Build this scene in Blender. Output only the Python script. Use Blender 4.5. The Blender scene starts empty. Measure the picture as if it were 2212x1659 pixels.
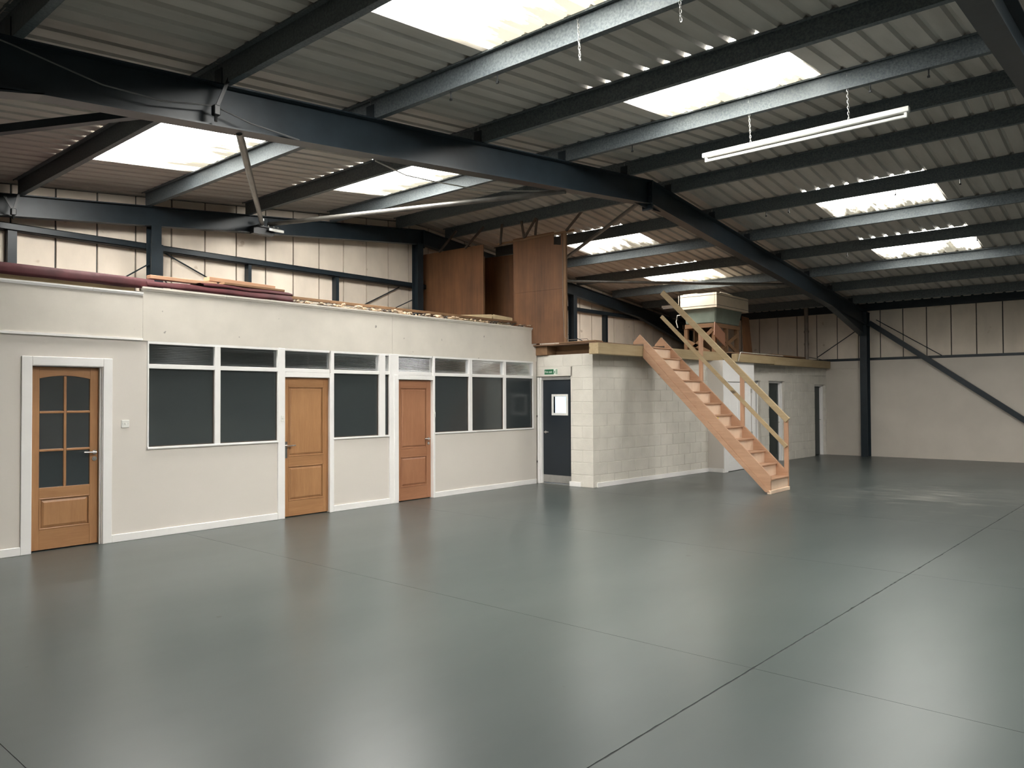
import bpy, bmesh, math, random
from mathutils import Vector, Matrix, noise as mnoise
random.seed(7)
S = bpy.context.scene
COL = S.collection

# ------------------------------------------------------------------ camera
def make_camera():
    yaw, pitch, roll, f = math.radians(40.79), math.radians(1.085), math.radians(0.261), 1637.0
    fw = Vector((math.cos(yaw)*math.cos(pitch), math.sin(yaw)*math.cos(pitch), math.sin(pitch)))
    r = Vector((math.sin(yaw), -math.cos(yaw), 0))
    d = fw.cross(r)
    r2 = r*math.cos(roll) + d*math.sin(roll)
    d2 = -r*math.sin(roll) + d*math.cos(roll)
    m = Matrix((r2, -d2, -fw)).transposed().to_4x4()
    m.translation = (0, 0, 1.65)
    cam = bpy.data.cameras.new('camera'); o = bpy.data.objects.new('camera', cam)
    COL.objects.link(o); o.matrix_world = m
    cam.sensor_width = 36; cam.sensor_fit = 'HORIZONTAL'; cam.lens = f/2212*36
    cam.clip_start = 0.05; cam.clip_end = 200
    S.camera = o
make_camera()

# ------------------------------------------------------------------ world, light, exposure
w = bpy.data.worlds.new('overcast_sky'); S.world = w; w.use_nodes = True
w.node_tree.nodes['Background'].inputs[0].default_value = (0.80, 0.90, 1.0, 1)
w.node_tree.nodes['Background'].inputs[1].default_value = 3.0
DAYLIGHT = 29.0            # radiance of the daylit rooflight sheets
S.view_settings.view_transform = 'Standard'; S.view_settings.look = 'None'
S.view_settings.gamma = 1.0; S.view_settings.use_curve_mapping = False
S.view_settings.exposure = 0.64

# ------------------------------------------------------------------ materials
def newmat(name):
    m = bpy.data.materials.new(name); m.use_nodes = True
    nt = m.node_tree; b = nt.nodes['Principled BSDF']
    return m, nt, b
def N(nt, t, **kw):
    n = nt.nodes.new(t)
    for k, v in kw.items():
        if k in n.inputs: n.inputs[k].default_value = v
        else: setattr(n, k, v)
    return n
def pos(nt, scale=(1,1,1), obj=False):
    if obj:
        g = nt.nodes.new('ShaderNodeTexCoord'); out = g.outputs['Object']
    else:
        g = nt.nodes.new('ShaderNodeNewGeometry'); out = g.outputs['Position']
    mp = nt.nodes.new('ShaderNodeMapping'); mp.inputs['Scale'].default_value = scale
    nt.links.new(out, mp.inputs['Vector']); return mp.outputs['Vector']
def ramp(nt, fac, stops):
    r = nt.nodes.new('ShaderNodeValToRGB'); cr = r.color_ramp
    while len(cr.elements) < len(stops): cr.elements.new(0.5)
    for e, (p, c) in zip(cr.elements, stops):
        e.position = p; e.color = (*c, 1) if len(c) == 3 else c
    nt.links.new(fac, r.inputs['Fac']); return r.outputs['Color']
def mixc(nt, fac, a, b, mode='MIX'):
    m = nt.nodes.new('ShaderNodeMix'); m.data_type = 'RGBA'; m.blend_type = mode
    for s, i in ((fac, 0), (a, 6), (b, 7)):
        if isinstance(s, (float, int)): m.inputs[i].default_value = s
        elif isinstance(s, tuple): m.inputs[i].default_value = (*s, 1)
        else: nt.links.new(s, m.inputs[i])
    return m.outputs[2]
def noisen(nt, vec, scale, detail=4, rough=0.55):
    n = N(nt, 'ShaderNodeTexNoise', Scale=scale, Detail=detail, Roughness=rough)
    nt.links.new(vec, n.inputs['Vector']); return n.outputs['Fac']
def bump(nt, b, h, strength, dist=0.01):
    bp = N(nt, 'ShaderNodeBump', Strength=strength, Distance=dist)
    nt.links.new(h, bp.inputs['Height']); nt.links.new(bp.outputs['Normal'], b.inputs['Normal'])
def paint(name, c, rough=0.5, var=0.12, vs=1.5, metallic=0.0, fine=0.0, fs=90, stretch=(1,1,1), spots=None, spec=0.5):
    """painted / plain surface with soft tonal drift, optional fine relief and small marks"""
    m, nt, b = newmat(name)
    v = pos(nt, stretch)
    n = noisen(nt, v, vs, 5)
    lo = tuple(x*(1-var) for x in c); hi = tuple(min(1, x*(1+var)) for x in c)
    col = ramp(nt, n, [(0.3, lo), (0.7, hi)])
    if spots:
        sn = noisen(nt, pos(nt), spots[0], 2, 0.5)
        sm = ramp(nt, sn, [(spots[1], (0,0,0)), (spots[1]+0.03, (1,1,1))])
        col = mixc(nt, sm, col, spots[2])
    nt.links.new(col, b.inputs['Base Color'])
    b.inputs['Roughness'].default_value = rough; b.inputs['Metallic'].default_value = metallic
    b.inputs['Specular IOR Level'].default_value = spec
    if fine: bump(nt, b, noisen(nt, pos(nt), fs, 3), fine, 0.004)
    return m
def wood(name, c1, c2, axis='Z', rough=0.5, scale=9.0, knots=False, obj=False):
    m, nt, b = newmat(name)
    st = {'X': (0.07,1,1), 'Y': (1,0.07,1), 'Z': (1,1,0.07)}[axis]
    v = pos(nt, st, obj)
    n1 = noisen(nt, v, scale, 6, 0.6)
    n2 = noisen(nt, v, scale*6, 4, 0.6)
    n3 = noisen(nt, pos(nt, (1,1,1), obj), 1.7, 3)
    f = mixc(nt, 0.4, n1, n2)
    col = ramp(nt, f, [(0.32, c2), (0.5, tuple((a+b_)/2 for a, b_ in zip(c1, c2))), (0.66, c1)])
    col = mixc(nt, 0.35, col, ramp(nt, n3, [(0.3, c2), (0.7, c1)]))
    if knots:
        vo = N(nt, 'ShaderNodeTexVoronoi', Scale=2.6)
        nt.links.new(pos(nt, tuple(0.45 if s < 1 else 1 for s in st), obj), vo.inputs['Vector'])
        k = ramp(nt, vo.outputs['Distance'], [(0.05, (1,1,1)), (0.11, (0,0,0))])
        col = mixc(nt, k, col, tuple(x*0.32 for x in c2))
    nt.links.new(col, b.inputs['Base Color']); b.inputs['Roughness'].default_value = rough
    bump(nt, b, n2, 0.12, 0.003)
    return m

MT = {}
MT['office_paint'] = paint('office_paint', (0.70,0.65,0.595), 0.5, 0.03, 0.8, fine=0.05)
MT['fascia_paint'] = paint('fascia_paint', (0.70,0.65,0.58), 0.55, 0.06, 2.5, fine=0.08, spots=(9.0, 0.74, (0.35,0.32,0.29)))
MT['white_gloss'] = paint('white_gloss', (0.88,0.86,0.84), 0.3, 0.03, 2.0)
MT['white_plastic'] = paint('white_plastic', (0.80,0.79,0.75), 0.35, 0.02)
MT['block_paint'] = paint('block_paint', (0.66,0.625,0.56), 0.75, 0.07, 3.0, fine=0.75, fs=55)
MT['mortar_paint'] = paint('mortar_paint', (0.62,0.585,0.525), 0.9, 0.1, 5.0, fine=0.4)
MT['far_wall_paint'] = paint('far_wall_paint', (0.56,0.51,0.45), 0.8, 0.06, 1.2, fine=0.15, fs=40)
MT['liner_panel'] = paint('liner_panel', (0.80,0.70,0.59), 0.75, 0.10, 2.2, fine=0.1, stretch=(1,1,0.5), spots=(3.4, 0.72, (0.60,0.49,0.38)))
MT['joint_dark'] = paint('joint_dark', (0.05,0.05,0.045), 0.8, 0.4, 30.0)
MT['steel_paint'] = paint('steel_paint', (0.018,0.026,0.033), 0.36, 0.2, 4.0, fine=0.14, fs=14, spec=0.32)
MT['black_steel'] = paint('black_steel', (0.010,0.011,0.012), 0.4, 0.2, 8.0)
MT['bolt_zinc'] = paint('bolt_zinc', (0.55,0.55,0.53), 0.35, 0.15, 30.0, metallic=0.9)
MT['chrome'] = paint('chrome', (0.62,0.60,0.58), 0.22, 0.05, 10.0, metallic=1.0)
MT['stainless'] = paint('stainless', (0.50,0.49,0.47), 0.38, 0.12, 6.0, metallic=0.85)
MT['tube_grey'] = paint('tube_grey', (0.10,0.095,0.085), 0.38, 0.3, 5.0, metallic=0.4)
MT['hanger_angle'] = paint('hanger_angle', (0.075,0.055,0.042), 0.6, 0.3, 6.0)
MT['navy_door'] = paint('navy_door', (0.014,0.020,0.027), 0.42, 0.1, 2.0)
MT['green_door'] = paint('green_door', (0.018,0.028,0.027), 0.45, 0.1, 2.0)
MT['deck_ply'] = wood('deck_ply', (0.24,0.14,0.08), (0.13,0.075,0.045), 'Y', 0.7, 5)
MT['maroon_sheet'] = paint('maroon_sheet', (0.050,0.012,0.014), 0.7, 0.35, 5.0, fine=0.3, fs=6, spec=0.15)
MT['felt'] = paint('felt', (0.05,0.045,0.04), 0.9, 0.4, 8.0, fine=0.5, fs=30)
MT['mineral_wool'] = paint('mineral_wool', (0.42,0.31,0.21), 0.95, 0.35, 9.0, fine=1.0, fs=60)
MT['foam_cream'] = paint('foam_cream', (0.75,0.61,0.38), 0.85, 0.1, 6.0, fine=0.3)
MT['foam_white'] = paint('foam_white', (0.78,0.68,0.54), 0.8, 0.05, 6.0, fine=0.2)
MT['tank_grp'] = paint('tank_grp', (0.20,0.24,0.20), 0.5, 0.12, 4.0)
MT['lamp_white'] = paint('lamp_white', (0.74,0.74,0.71), 0.4, 0.03)
MT['yellow_tag'] = paint('yellow_tag', (0.80,0.62,0.03), 0.5, 0.03)
MT['sign_green'] = paint('sign_green', (0.006,0.12,0.045), 0.35, 0.03)
MT['sign_white'] = paint('sign_white', (0.80,0.86,0.76), 0.4, 0.02)
MT['cable'] = paint('cable', (0.10,0.10,0.10), 0.5, 0.1)
MT['cable_white'] = paint('cable_white', (0.55,0.52,0.47), 0.5, 0.1)
MT['pvc_grey'] = paint('pvc_grey', (0.20,0.16,0.13), 0.5, 0.2, 6.0)
MT['carpet_blue'] = paint('carpet_blue', (0.10,0.18,0.45), 0.9, 0.2, 40.0)
for ax in 'XYZ':
    MT['oak'+ax] = wood('oak_'+ax, (0.47,0.25,0.115), (0.33,0.152,0.064), ax, 0.36, 16)
    MT['sapele'+ax] = wood('sapele_'+ax, (0.43,0.205,0.110), (0.31,0.132,0.066), ax, 0.36, 16)
    MT['pine'+ax] = wood('pine_'+ax, (0.54,0.33,0.21), (0.36,0.195,0.115), ax, 0.5, 9, knots=True)
    MT['pale'+ax] = wood('pale_softwood_'+ax, (0.47,0.36,0.215), (0.31,0.225,0.115), ax, 0.6, 7, knots=True)
    MT['rough'+ax] = wood('rough_timber_'+ax, (0.30,0.17,0.085), (0.15,0.08,0.04), ax, 0.75, 7, knots=True)
MT['pine_riser'] = wood('pine_riser_ply', (0.84,0.66,0.50), (0.70,0.50,0.36), 'Z', 0.55, 5)  # pale risers, colour lifted further for the light on their front faces
MT['plywood'] = wood('plywood', (0.235,0.100,0.038), (0.085,0.036,0.015), 'Z', 0.65, 4, knots=False)
MT['plywood_pale'] = wood('plywood_pale', (0.42,0.21,0.13), (0.30,0.14,0.085), 'Z', 0.6, 6)

def mat_floor():
    m, nt, b = newmat('floor_paint')
    v = pos(nt)
    n = noisen(nt, pos(nt, (0.35,1,1)), 0.8, 6, 0.6)
    col = ramp(nt, n, [(0.3, (0.045,0.057,0.055)), (0.7, (0.067,0.080,0.077))])
    # chalky scuff marks dragged across the slab beyond the stairs
    sep = nt.nodes.new('ShaderNodeSeparateXYZ'); nt.links.new(v, sep.inputs[0])
    d = N(nt, 'ShaderNodeVectorMath', operation='DISTANCE'); d.inputs[1].default_value = (14.0, 2.9, 0)
    mp = pos(nt, (1,1,1)); nt.links.new(mp, d.inputs[0])
    area = N(nt, 'ShaderNodeMapRange'); area.inputs[1].default_value = 4.2; area.inputs[2].default_value = 0.4
    nt.links.new(d.outputs['Value'], area.inputs[0])
    sc = noisen(nt, pos(nt, (3.2,0.8,1)), 1.5, 8, 0.72)
    th = N(nt, 'ShaderNodeMath', operation='MULTIPLY_ADD'); nt.links.new(area.outputs[0], th.inputs[0])
    th.inputs[1].default_value = 0.24; nt.links.new(sc, th.inputs[2])
    msk = ramp(nt, th.outputs[0], [(0.70, (0,0,0)), (0.86, (0.7,0.7,0.7))])
    col = mixc(nt, msk, col, (0.27,0.27,0.25))
    # small dark chips
    ch = noisen(nt, v, 7.0, 1, 0.4)
    chm = ramp(nt, ch, [(0.80, (0,0,0)), (0.82, (1,1,1))])
    col = mixc(nt, chm, col, (0.03,0.033,0.03))
    nt.links.new(col, b.inputs['Base Color'])
    rn = noisen(nt, pos(nt, (0.5,1.3,1)), 1.1, 6, 0.65)
    rr = N(nt, 'ShaderNodeMapRange'); rr.inputs[3].default_value = 0.282; rr.inputs[4].default_value = 0.335
    nt.links.new(rn, rr.inputs[0]); nt.links.new(rr.outputs[0], b.inputs['Roughness'])
    b.inputs['Specular IOR Level'].default_value = 0.55
    bump(nt, b, noisen(nt, v, 1.6, 3), 0.02, 0.01)
    return m
MT['floor'] = mat_floor()
MT['slab_joint'] = paint('slab_joint', (0.028,0.03,0.03), 0.95, 0.3, 20.0)

def mat_galv():
    m, nt, b = newmat('galvanised_purlin')
    n = noisen(nt, pos(nt), 45, 3, 0.7)
    col = ramp(nt, n, [(0.35, (0.070,0.088,0.098)), (0.65, (0.150,0.168,0.176))])
    nt.links.new(col, b.inputs['Base Color']); b.inputs['Metallic'].default_value = 0.25
    rr = N(nt, 'ShaderNodeMapRange'); rr.inputs[3].default_value = 0.42; rr.inputs[4].default_value = 0.75
    nt.links.new(n, rr.inputs[0]); nt.links.new(rr.outputs[0], b.inputs['Roughness'])
    return m
MT['galv'] = mat_galv()
def mat_sheet():
    m, nt, b = newmat('roof_sheet')
    n = noisen(nt, pos(nt, (0.25,1.6,1)), 2.0, 7, 0.65)
    n2 = noisen(nt, pos(nt), 0.6, 3)
    col = ramp(nt, n, [(0.28, (0.32,0.29,0.25)), (0.55, (0.48,0.45,0.405)), (0.75, (0.56,0.53,0.485))])
    col = mixc(nt, 0.4, col, ramp(nt, n2, [(0.3, (0.40,0.37,0.335)), (0.7, (0.54,0.51,0.48))]))
    nt.links.new(col, b.inputs['Base Color']); b.inputs['Roughness'].default_value = 0.7
    return m
MT['roof_sheet'] = mat_sheet()
def mat_rooflight(name, k):
    m, nt, b = newmat(name)
    n = noisen(nt, pos(nt, (0.5,2.2,1)), 1.9, 7, 0.65)
    tc = nt.nodes.new('ShaderNodeTexCoord'); sp = nt.nodes.new('ShaderNodeSeparateXYZ')
    nt.links.new(tc.outputs['Generated'], sp.inputs[0])
    e = N(nt, 'ShaderNodeMapRange'); e.inputs[1].default_value = 0.40; e.inputs[2].default_value = 1.0
    nt.links.new(sp.outputs[0], e.inputs[0])
    a = N(nt, 'ShaderNodeMath', operation='MULTIPLY_ADD'); nt.links.new(e.outputs[0], a.inputs[0])
    a.inputs[1].default_value = 0.36; nt.links.new(n, a.inputs[2])
    grime = ramp(nt, a.outputs[0], [(0.58, (1.0,0.985,0.94)), (0.68, (0.16,0.152,0.135)), (0.80, (0.020,0.0185,0.0145))])
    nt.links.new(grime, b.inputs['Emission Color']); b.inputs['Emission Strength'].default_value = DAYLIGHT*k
    b.inputs['Base Color'].default_value = (0.6,0.58,0.5,1); b.inputs['Roughness'].default_value = 0.5
    return m
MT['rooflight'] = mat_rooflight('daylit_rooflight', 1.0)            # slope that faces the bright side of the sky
MT['rooflight_shade'] = mat_rooflight('daylit_rooflight_dim', 0.42)   # slope facing away, same sheets with their glow turned down
MT['rooflight_gable'] = mat_rooflight('daylit_rooflight_gable', 0.75)          # same sheets in the gable bay, glow set for the gable wall
MT['rooflight_gable_shade'] = mat_rooflight('daylit_rooflight_gable_shade', 0.32)  # dimmer copy of the gable bay glow for the slope facing away
def mat_glass(name, tint, gloss_rough, refl, haze=0.0):
    m, nt, b = newmat(name); nt.nodes.remove(b)
    out = nt.nodes['Material Output']
    tr = N(nt, 'ShaderNodeBsdfTransparent'); tr.inputs[0].default_value = (*tint, 1)
    gl = N(nt, 'ShaderNodeBsdfGlossy', Roughness=gloss_rough); gl.inputs[0].default_value = (0.95,0.97,1,1)
    fr = N(nt, 'ShaderNodeFresnel', IOR=1.52)
    mu = N(nt, 'ShaderNodeMath', operation='MULTIPLY'); mu.inputs[1].default_value = refl
    nt.links.new(fr.outputs[0], mu.inputs[0])
    mx = N(nt, 'ShaderNodeMixShader'); nt.links.new(mu.outputs[0], mx.inputs[0])
    base = tr.outputs[0]
    if haze:
        df = N(nt, 'ShaderNodeBsdfDiffuse'); df.inputs[0].default_value = (0.14,0.17,0.18,1)
        hm = N(nt, 'ShaderNodeMixShader'); hm.inputs[0].default_value = haze
        nt.links.new(tr.outputs[0], hm.inputs[1]); nt.links.new(df.outputs[0], hm.inputs[2]); base = hm.outputs[0]
    nt.links.new(base, mx.inputs[1]); nt.links.new(gl.outputs[0], mx.inputs[2])
    nt.links.new(mx.outputs[0], out.inputs[0]); return m
MT['glass_office'] = mat_glass('obscured_glass', (0.55,0.58,0.58), 0.16, 1.3, 0.22)
MT['glass_reeded'] = mat_glass('reeded_glass', (0.45,0.48,0.48), 0.03, 0.65, 0.10)
MT['glass_door'] = mat_glass('door_glass', (0.9,0.93,0.95), 0.02, 1.4, 0.14)
MT['glass_clear'] = mat_glass('clear_glass', (0.9,0.93,0.95), 0.02, 1.4)
def mat_daypane():
    m, nt, b = newmat('daylit_pane')
    b.inputs['Base Color'].default_value = (0.7,0.75,0.8,1)
    n = noisen(nt, pos(nt, (1,1,1)), 2.0, 3)
    c = ramp(nt, n, [(0.35, (0.62,0.78,0.95)), (0.65, (0.92,0.97,1.0))])
    nt.links.new(c, b.inputs['Emission Color']); b.inputs['Emission Strength'].default_value = 1.3
    return m
MT['daypane'] = mat_daypane()

# ------------------------------------------------------------------ mesh helpers
class MB:
    def __init__(s): s.v = []; s.f = []
    def add(s, vs, fs):
        o = len(s.v); s.v += [Vector(p) for p in vs]; s.f += [tuple(i+o for i in f) for f in fs]; return s
    def hexa(s, p):   # p: 4 bottom (ccw seen from above) + 4 top
        return s.add(p, [(3,2,1,0),(4,5,6,7),(0,1,5,4),(1,2,6,5),(2,3,7,6),(3,0,4,7)])
    def box(s, x0,x1,y0,y1,z0,z1):
        return s.hexa([(x0,y0,z0),(x1,y0,z0),(x1,y1,z0),(x0,y1,z0),(x0,y0,z1),(x1,y0,z1),(x1,y1,z1),(x0,y1,z1)])
    def prism(s, poly, off):
        n = len(poly); off = Vector(off); a = [Vector(p) for p in poly]; b = [p+off for p in a]
        return s.add(a+b, [tuple(range(n-1,-1,-1)), tuple(range(n,2*n))]+[(i,(i+1)%n,(i+1)%n+n,i+n) for i in range(n)])
    def bar(s, p, q, wd, ht, up=(0,0,1)):
        p = Vector(p); q = Vector(q); d = (q-p).normalized(); u = Vector(up)
        sd = d.cross(u).normalized(); u = sd.cross(d).normalized()
        a, b = sd*wd/2, u*ht/2
        return s.add([p-a-b,p+a-b,p+a+b,p-a+b,q-a-b,q+a-b,q+a+b,q-a+b],
                     [(0,3,2,1),(4,5,6,7),(0,1,5,4),(1,2,6,5),(2,3,7,6),(3,0,4,7)][::1])
    def tube(s, p, q, r, n=12, r2=None):
        p = Vector(p); q = Vector(q); d = (q-p).normalized()
        u = Vector((0,0,1)) if abs(d.z) < 0.95 else Vector((1,0,0))
        a = d.cross(u).normalized(); b = a.cross(d); r2 = r if r2 is None else r2
        vs = [p+(a*math.cos(2*math.pi*i/n)+b*math.sin(2*math.pi*i/n))*r for i in range(n)]
        vs += [q+(a*math.cos(2*math.pi*i/n)+b*math.sin(2*math.pi*i/n))*r2 for i in range(n)]
        return s.add(vs, [tuple(range(n)), tuple(range(2*n-1,n-1,-1))]+[(i+n,(i+1)%n+n,(i+1)%n,i) for i in range(n)])
    def path(s, pts, r, n=6):
        pts = [Vector(p) for p in pts]; rings = []
        for i, p in enumerate(pts):
            d = (pts[min(i+1,len(pts)-1)]-pts[max(i-1,0)]).normalized()
            u = Vector((0,0,1)) if abs(d.z) < 0.95 else Vector((1,0,0))
            a = d.cross(u).normalized(); b = a.cross(d)
            rings.append([p+(a*math.cos(2*math.pi*k/n)+b*math.sin(2*math.pi*k/n))*r for k in range(n)])
        o = len(s.v)
        for rg in rings: s.v += rg
        for i in range(len(rings)-1):
            for k in range(n):
                s.f.append((o+i*n+k, o+i*n+(k+1)%n, o+(i+1)*n+(k+1)%n, o+(i+1)*n+k))
        s.f.append(tuple(o+k for k in range(n-1,-1,-1))); s.f.append(tuple(o+(len(rings)-1)*n+k for k in range(n)))
        return s
    def sphere(s, c, r, nu=10, nv=6, sq=(1,1,1)):
        vs = []; c = Vector(c)
        for j in range(1, nv):
            for i in range(nu):
                t = math.pi*j/nv; ph = 2*math.pi*i/nu
                vs.append(c+Vector((math.sin(t)*math.cos(ph)*sq[0], math.sin(t)*math.sin(ph)*sq[1], math.cos(t)*sq[2]))*r)
        vs += [c+Vector((0,0,r*sq[2])), c-Vector((0,0,r*sq[2]))]
        f = [(j*nu+i, (j+1)*nu+i, (j+1)*nu+(i+1)%nu, j*nu+(i+1)%nu) for j in range(nv-2) for i in range(nu)]
        f += [(len(vs)-2, i, (i+1)%nu) for i in range(nu)]
        f += [(len(vs)-1, (nv-2)*nu+(i+1)%nu, (nv-2)*nu+i) for i in range(nu)]
        return s.add(vs, f)
    def mesh(s, name, mat, org=Vector((0,0,0)), bevel=0, smooth=False):
        me = bpy.data.meshes.new(name)
        me.from_pydata([tuple(p-org) for p in s.v], [], s.f)
        bm = bmesh.new(); bm.from_mesh(me)
        bmesh.ops.recalc_face_normals(bm, faces=bm.faces)
        if bevel:
            es = [e for e in bm.edges if len(e.link_faces) == 2 and e.calc_face_angle(0) > 0.6]
            bmesh.ops.bevel(bm, geom=es, offset=bevel, segments=1, affect='EDGES', clamp_overlap=True)
        bm.to_mesh(me); bm.free()
        if smooth:
            for p in me.polygons: p.use_smooth = True
        me.materials.append(MT[mat] if isinstance(mat, str) else mat)
        return me
    def build(s, name, mat, parent=None, bevel=0, smooth=False):
        """link as one mesh object; points are given in world space (or the parent's own space when the parent is turned)"""
        xs = [p.x for p in s.v]; ys = [p.y for p in s.v]; zs = [p.z for p in s.v]
        c = Vector(((min(xs)+max(xs))/2, (min(ys)+max(ys))/2, min(zs)))
        me = s.mesh(name, mat, c, bevel, smooth)
        o = bpy.data.objects.new(name, me); COL.objects.link(o)
        put(o, parent, c); return o
ORIGIN = {}
def put(o, parent, c):
    c = Vector(c); ORIGIN[o.name] = c
    if parent is None: o.location = c
    else: o.parent = parent; o.location = c-ORIGIN[parent.name]
def tag(o, label=None, cat=None, group=None, kind=None):
    if label: o['label'] = label
    if cat: o['category'] = cat
    if group: o['group'] = group
    if kind: o['kind'] = kind
    return o
def empty(name, loc, label=None, cat=None, group=None, kind=None, rotz=0.0):
    o = bpy.data.objects.new(name, None); COL.objects.link(o); o.empty_display_size = 0.2
    put(o, None, loc); o.rotation_euler[2] = rotz
    if rotz: ORIGIN[o.name] = Vector((0,0,0))     # children of a turned root are given in its own space
    return tag(o, label, cat, group, kind)
def B(*a): return MB().box(*a)
def inst(name, me, loc, parent):
    o = bpy.data.objects.new(name, me); COL.objects.link(o); put(o, parent, loc); return o

XA, SL = 10.7, 0.10                       # ridge line and roof fall
def zt(x): return 5.16-SL*abs(x-XA)       # top of the rafters, underside of the purlins
FY = [6.31, 0.93, -4.45]                  # portal frames; the gable frame stands at 11.70
GY = 11.70
YB = -9.83
# ------------------------------------------------------------------ floor: slabs with open joints
def jy(x): return 1.98-(x-2.8)*0.0291
fl = B(-1.3,22.9,YB,12.2,-0.12,-0.003).build('floor', 'slab_joint'); tag(fl, 'grey painted concrete slab floor of the warehouse', kind='structure')
cuts = [-1.2,1.17,4.47,7.78,11.09,14.4,17.7,21.0,22.8]
for i in range(len(cuts)-1):
    x0, x1 = cuts[i]+0.0018, cuts[i+1]-0.0018
    n = 60; e = [x0+(x1-x0)*k/n for k in range(n+1)]
    rng = random.Random(i)
    up = [(x, jy(x)+0.0035+abs(rng.gauss(0,0.0022)), 0) for x in e]
    lo = [(x, jy(x)-0.0035-abs(rng.gauss(0,0.0022)), 0) for x in e]
    MB().prism(up+[(x1,12.1,0),(x0,12.1,0)], (0,0,-0.02)).build('slab', 'floor', fl)
    MB().prism([(x0,-4.0+0.002,0),(x1,-4.0+0.002,0)]+lo[::-1], (0,0,-0.02)).build('slab', 'floor', fl)
    B(x0,x1,YB,-4.0-0.002,-0.02,0).build('slab', 'floor', fl)

# ------------------------------------------------------------------ roof sheets and rooflights
COVER = 0.915
def profile(n=4, over=0.03):
    p = COVER/n; pts = []
    for k in range(n):
        y = k*p
        pts += [(y,0.034),(y+0.03,0.034),(y+0.052,0.0),(y+p-0.022,0.0)]
    pts += [(COVER,0.030),(COVER+over,0.030)]
    return pts
def sheet_mesh(x0, x1, mat):
    pr = profile(); z0, z1 = zt(x0)+0.2, zt(x1)+0.2
    m = MB(); n = len(pr); t = 0.004
    vs = []
    for (x, z) in ((x0-0.04, z0-0.04*(z1-z0)/(x1-x0)), (x1+0.04, z1+0.04*(z1-z0)/(x1-x0))):
        vs += [(x, y, z+h) for y, h in pr]
    for (x, z) in ((x0-0.04, z0-0.04*(z1-z0)/(x1-x0)), (x1+0.04, z1+0.04*(z1-z0)/(x1-x0))):
        vs += [(x, y, z+h+t) for y, h in pr]
    f = [(k, k+1, n+k+1, n+k) for k in range(n-1)]+[(2*n+k, 3*n+k, 3*n+k+1, 2*n+k+1) for k in range(n-1)]
    f += [(k, 2*n+k, 2*n+k+1, k+1) for k in range(n-1)]+[(n+k, n+k+1, 3*n+k+1, 3*n+k) for k in range(n-1)]
    f += [(0,n,3*n,2*n),(n-1,3*n-1,4*n-1,2*n-1)]
    m.add(vs, f)
    org = Vector((x0, 0, min(z0, z1)))
    return m.mesh('roof_sheet' if mat == 'roof_sheet' else 'rooflight_sheet', mat, org), org
ce = MB().prism([(-1.3,YB,zt(-1.3)+0.30),(XA,YB,zt(XA)+0.30),(22.8,YB,zt(22.8)+0.30),(22.8,YB,zt(22.8)+0.33),(XA,YB,zt(XA)+0.33),(-1.3,YB,zt(-1.3)+0.33)], (0,22.0,0))
ceiling = ce.build('ceiling', 'roof_sheet'); tag(ceiling, 'profiled grey roof sheeting over dark purlins', kind='structure')
PX = [0.1,1.75,3.36,5.05,6.7,8.4,10.0,11.37,13.0,14.55,16.17,17.88,19.48,21.1]
LIT = [(3.36,5.05),(6.7,8.4),(13.0,14.55),(16.17,17.88)]
full_segs = [(-1.25,3.36),(3.36,6.7),(6.7,10.66),(10.74,14.55),(14.55,17.88),(17.88,22.75)]
lit_segs = [(-1.25,3.36,0),(3.36,5.05,1),(5.05,6.7,0),(6.7,8.4,1),(8.4,10.66,0),(10.74,13.0,0),(13.0,14.55,1),(14.55,16.17,0),(16.17,17.88,1),(17.88,22.75,0)]
cache = {}
litcols = {-7:0,-6:1,-1:0,0:1,5:0,6:1}
wn = 20
rl = {}
k = -15
while 3.67+COVER*k < 12.0:
    y = 3.67+COVER*k
    segs = [(a, b, 0) for a, b in full_segs] if k not in litcols else lit_segs
    for a, b, lit in segs:
        mt_ = (('rooflight_gable' if k >= 5 else 'rooflight')+('' if a < XA else '_shade')) if lit else 'roof_sheet'
        key = (a, b, mt_)
        if key not in cache: cache[key] = sheet_mesh(a, b, mt_)
        me, org = cache[key]
        z = org.z+(0.003 if k % 2 else 0.0)
        if not lit: inst('roof_sheet', me, (org.x, y, z), ceiling)
        else:
            ck = (a, k-litcols[k])
            if ck not in rl:
                wn += 1
                rl[ck] = empty('window_%d%s' % (wn, '_offscreen' if k < -5 else ''), (org.x, y, z), 'daylit translucent rooflight between two purlins', kind='structure')
            inst('rooflight_sheet', me, (org.x, y, z), rl[ck])
    k += 1
# ridge capping, seen from below as a flat strip
MB().prism([(XA-0.16,YB,zt(XA)+0.235),(XA,YB,zt(XA)+0.25),(XA+0.16,YB,zt(XA)+0.235),(XA+0.16,YB,zt(XA)+0.245),(XA,YB,zt(XA)+0.26),(XA-0.16,YB,zt(XA)+0.245)], (0,21.9,0)).build('ridge_cap', 'roof_sheet', ceiling)

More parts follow.
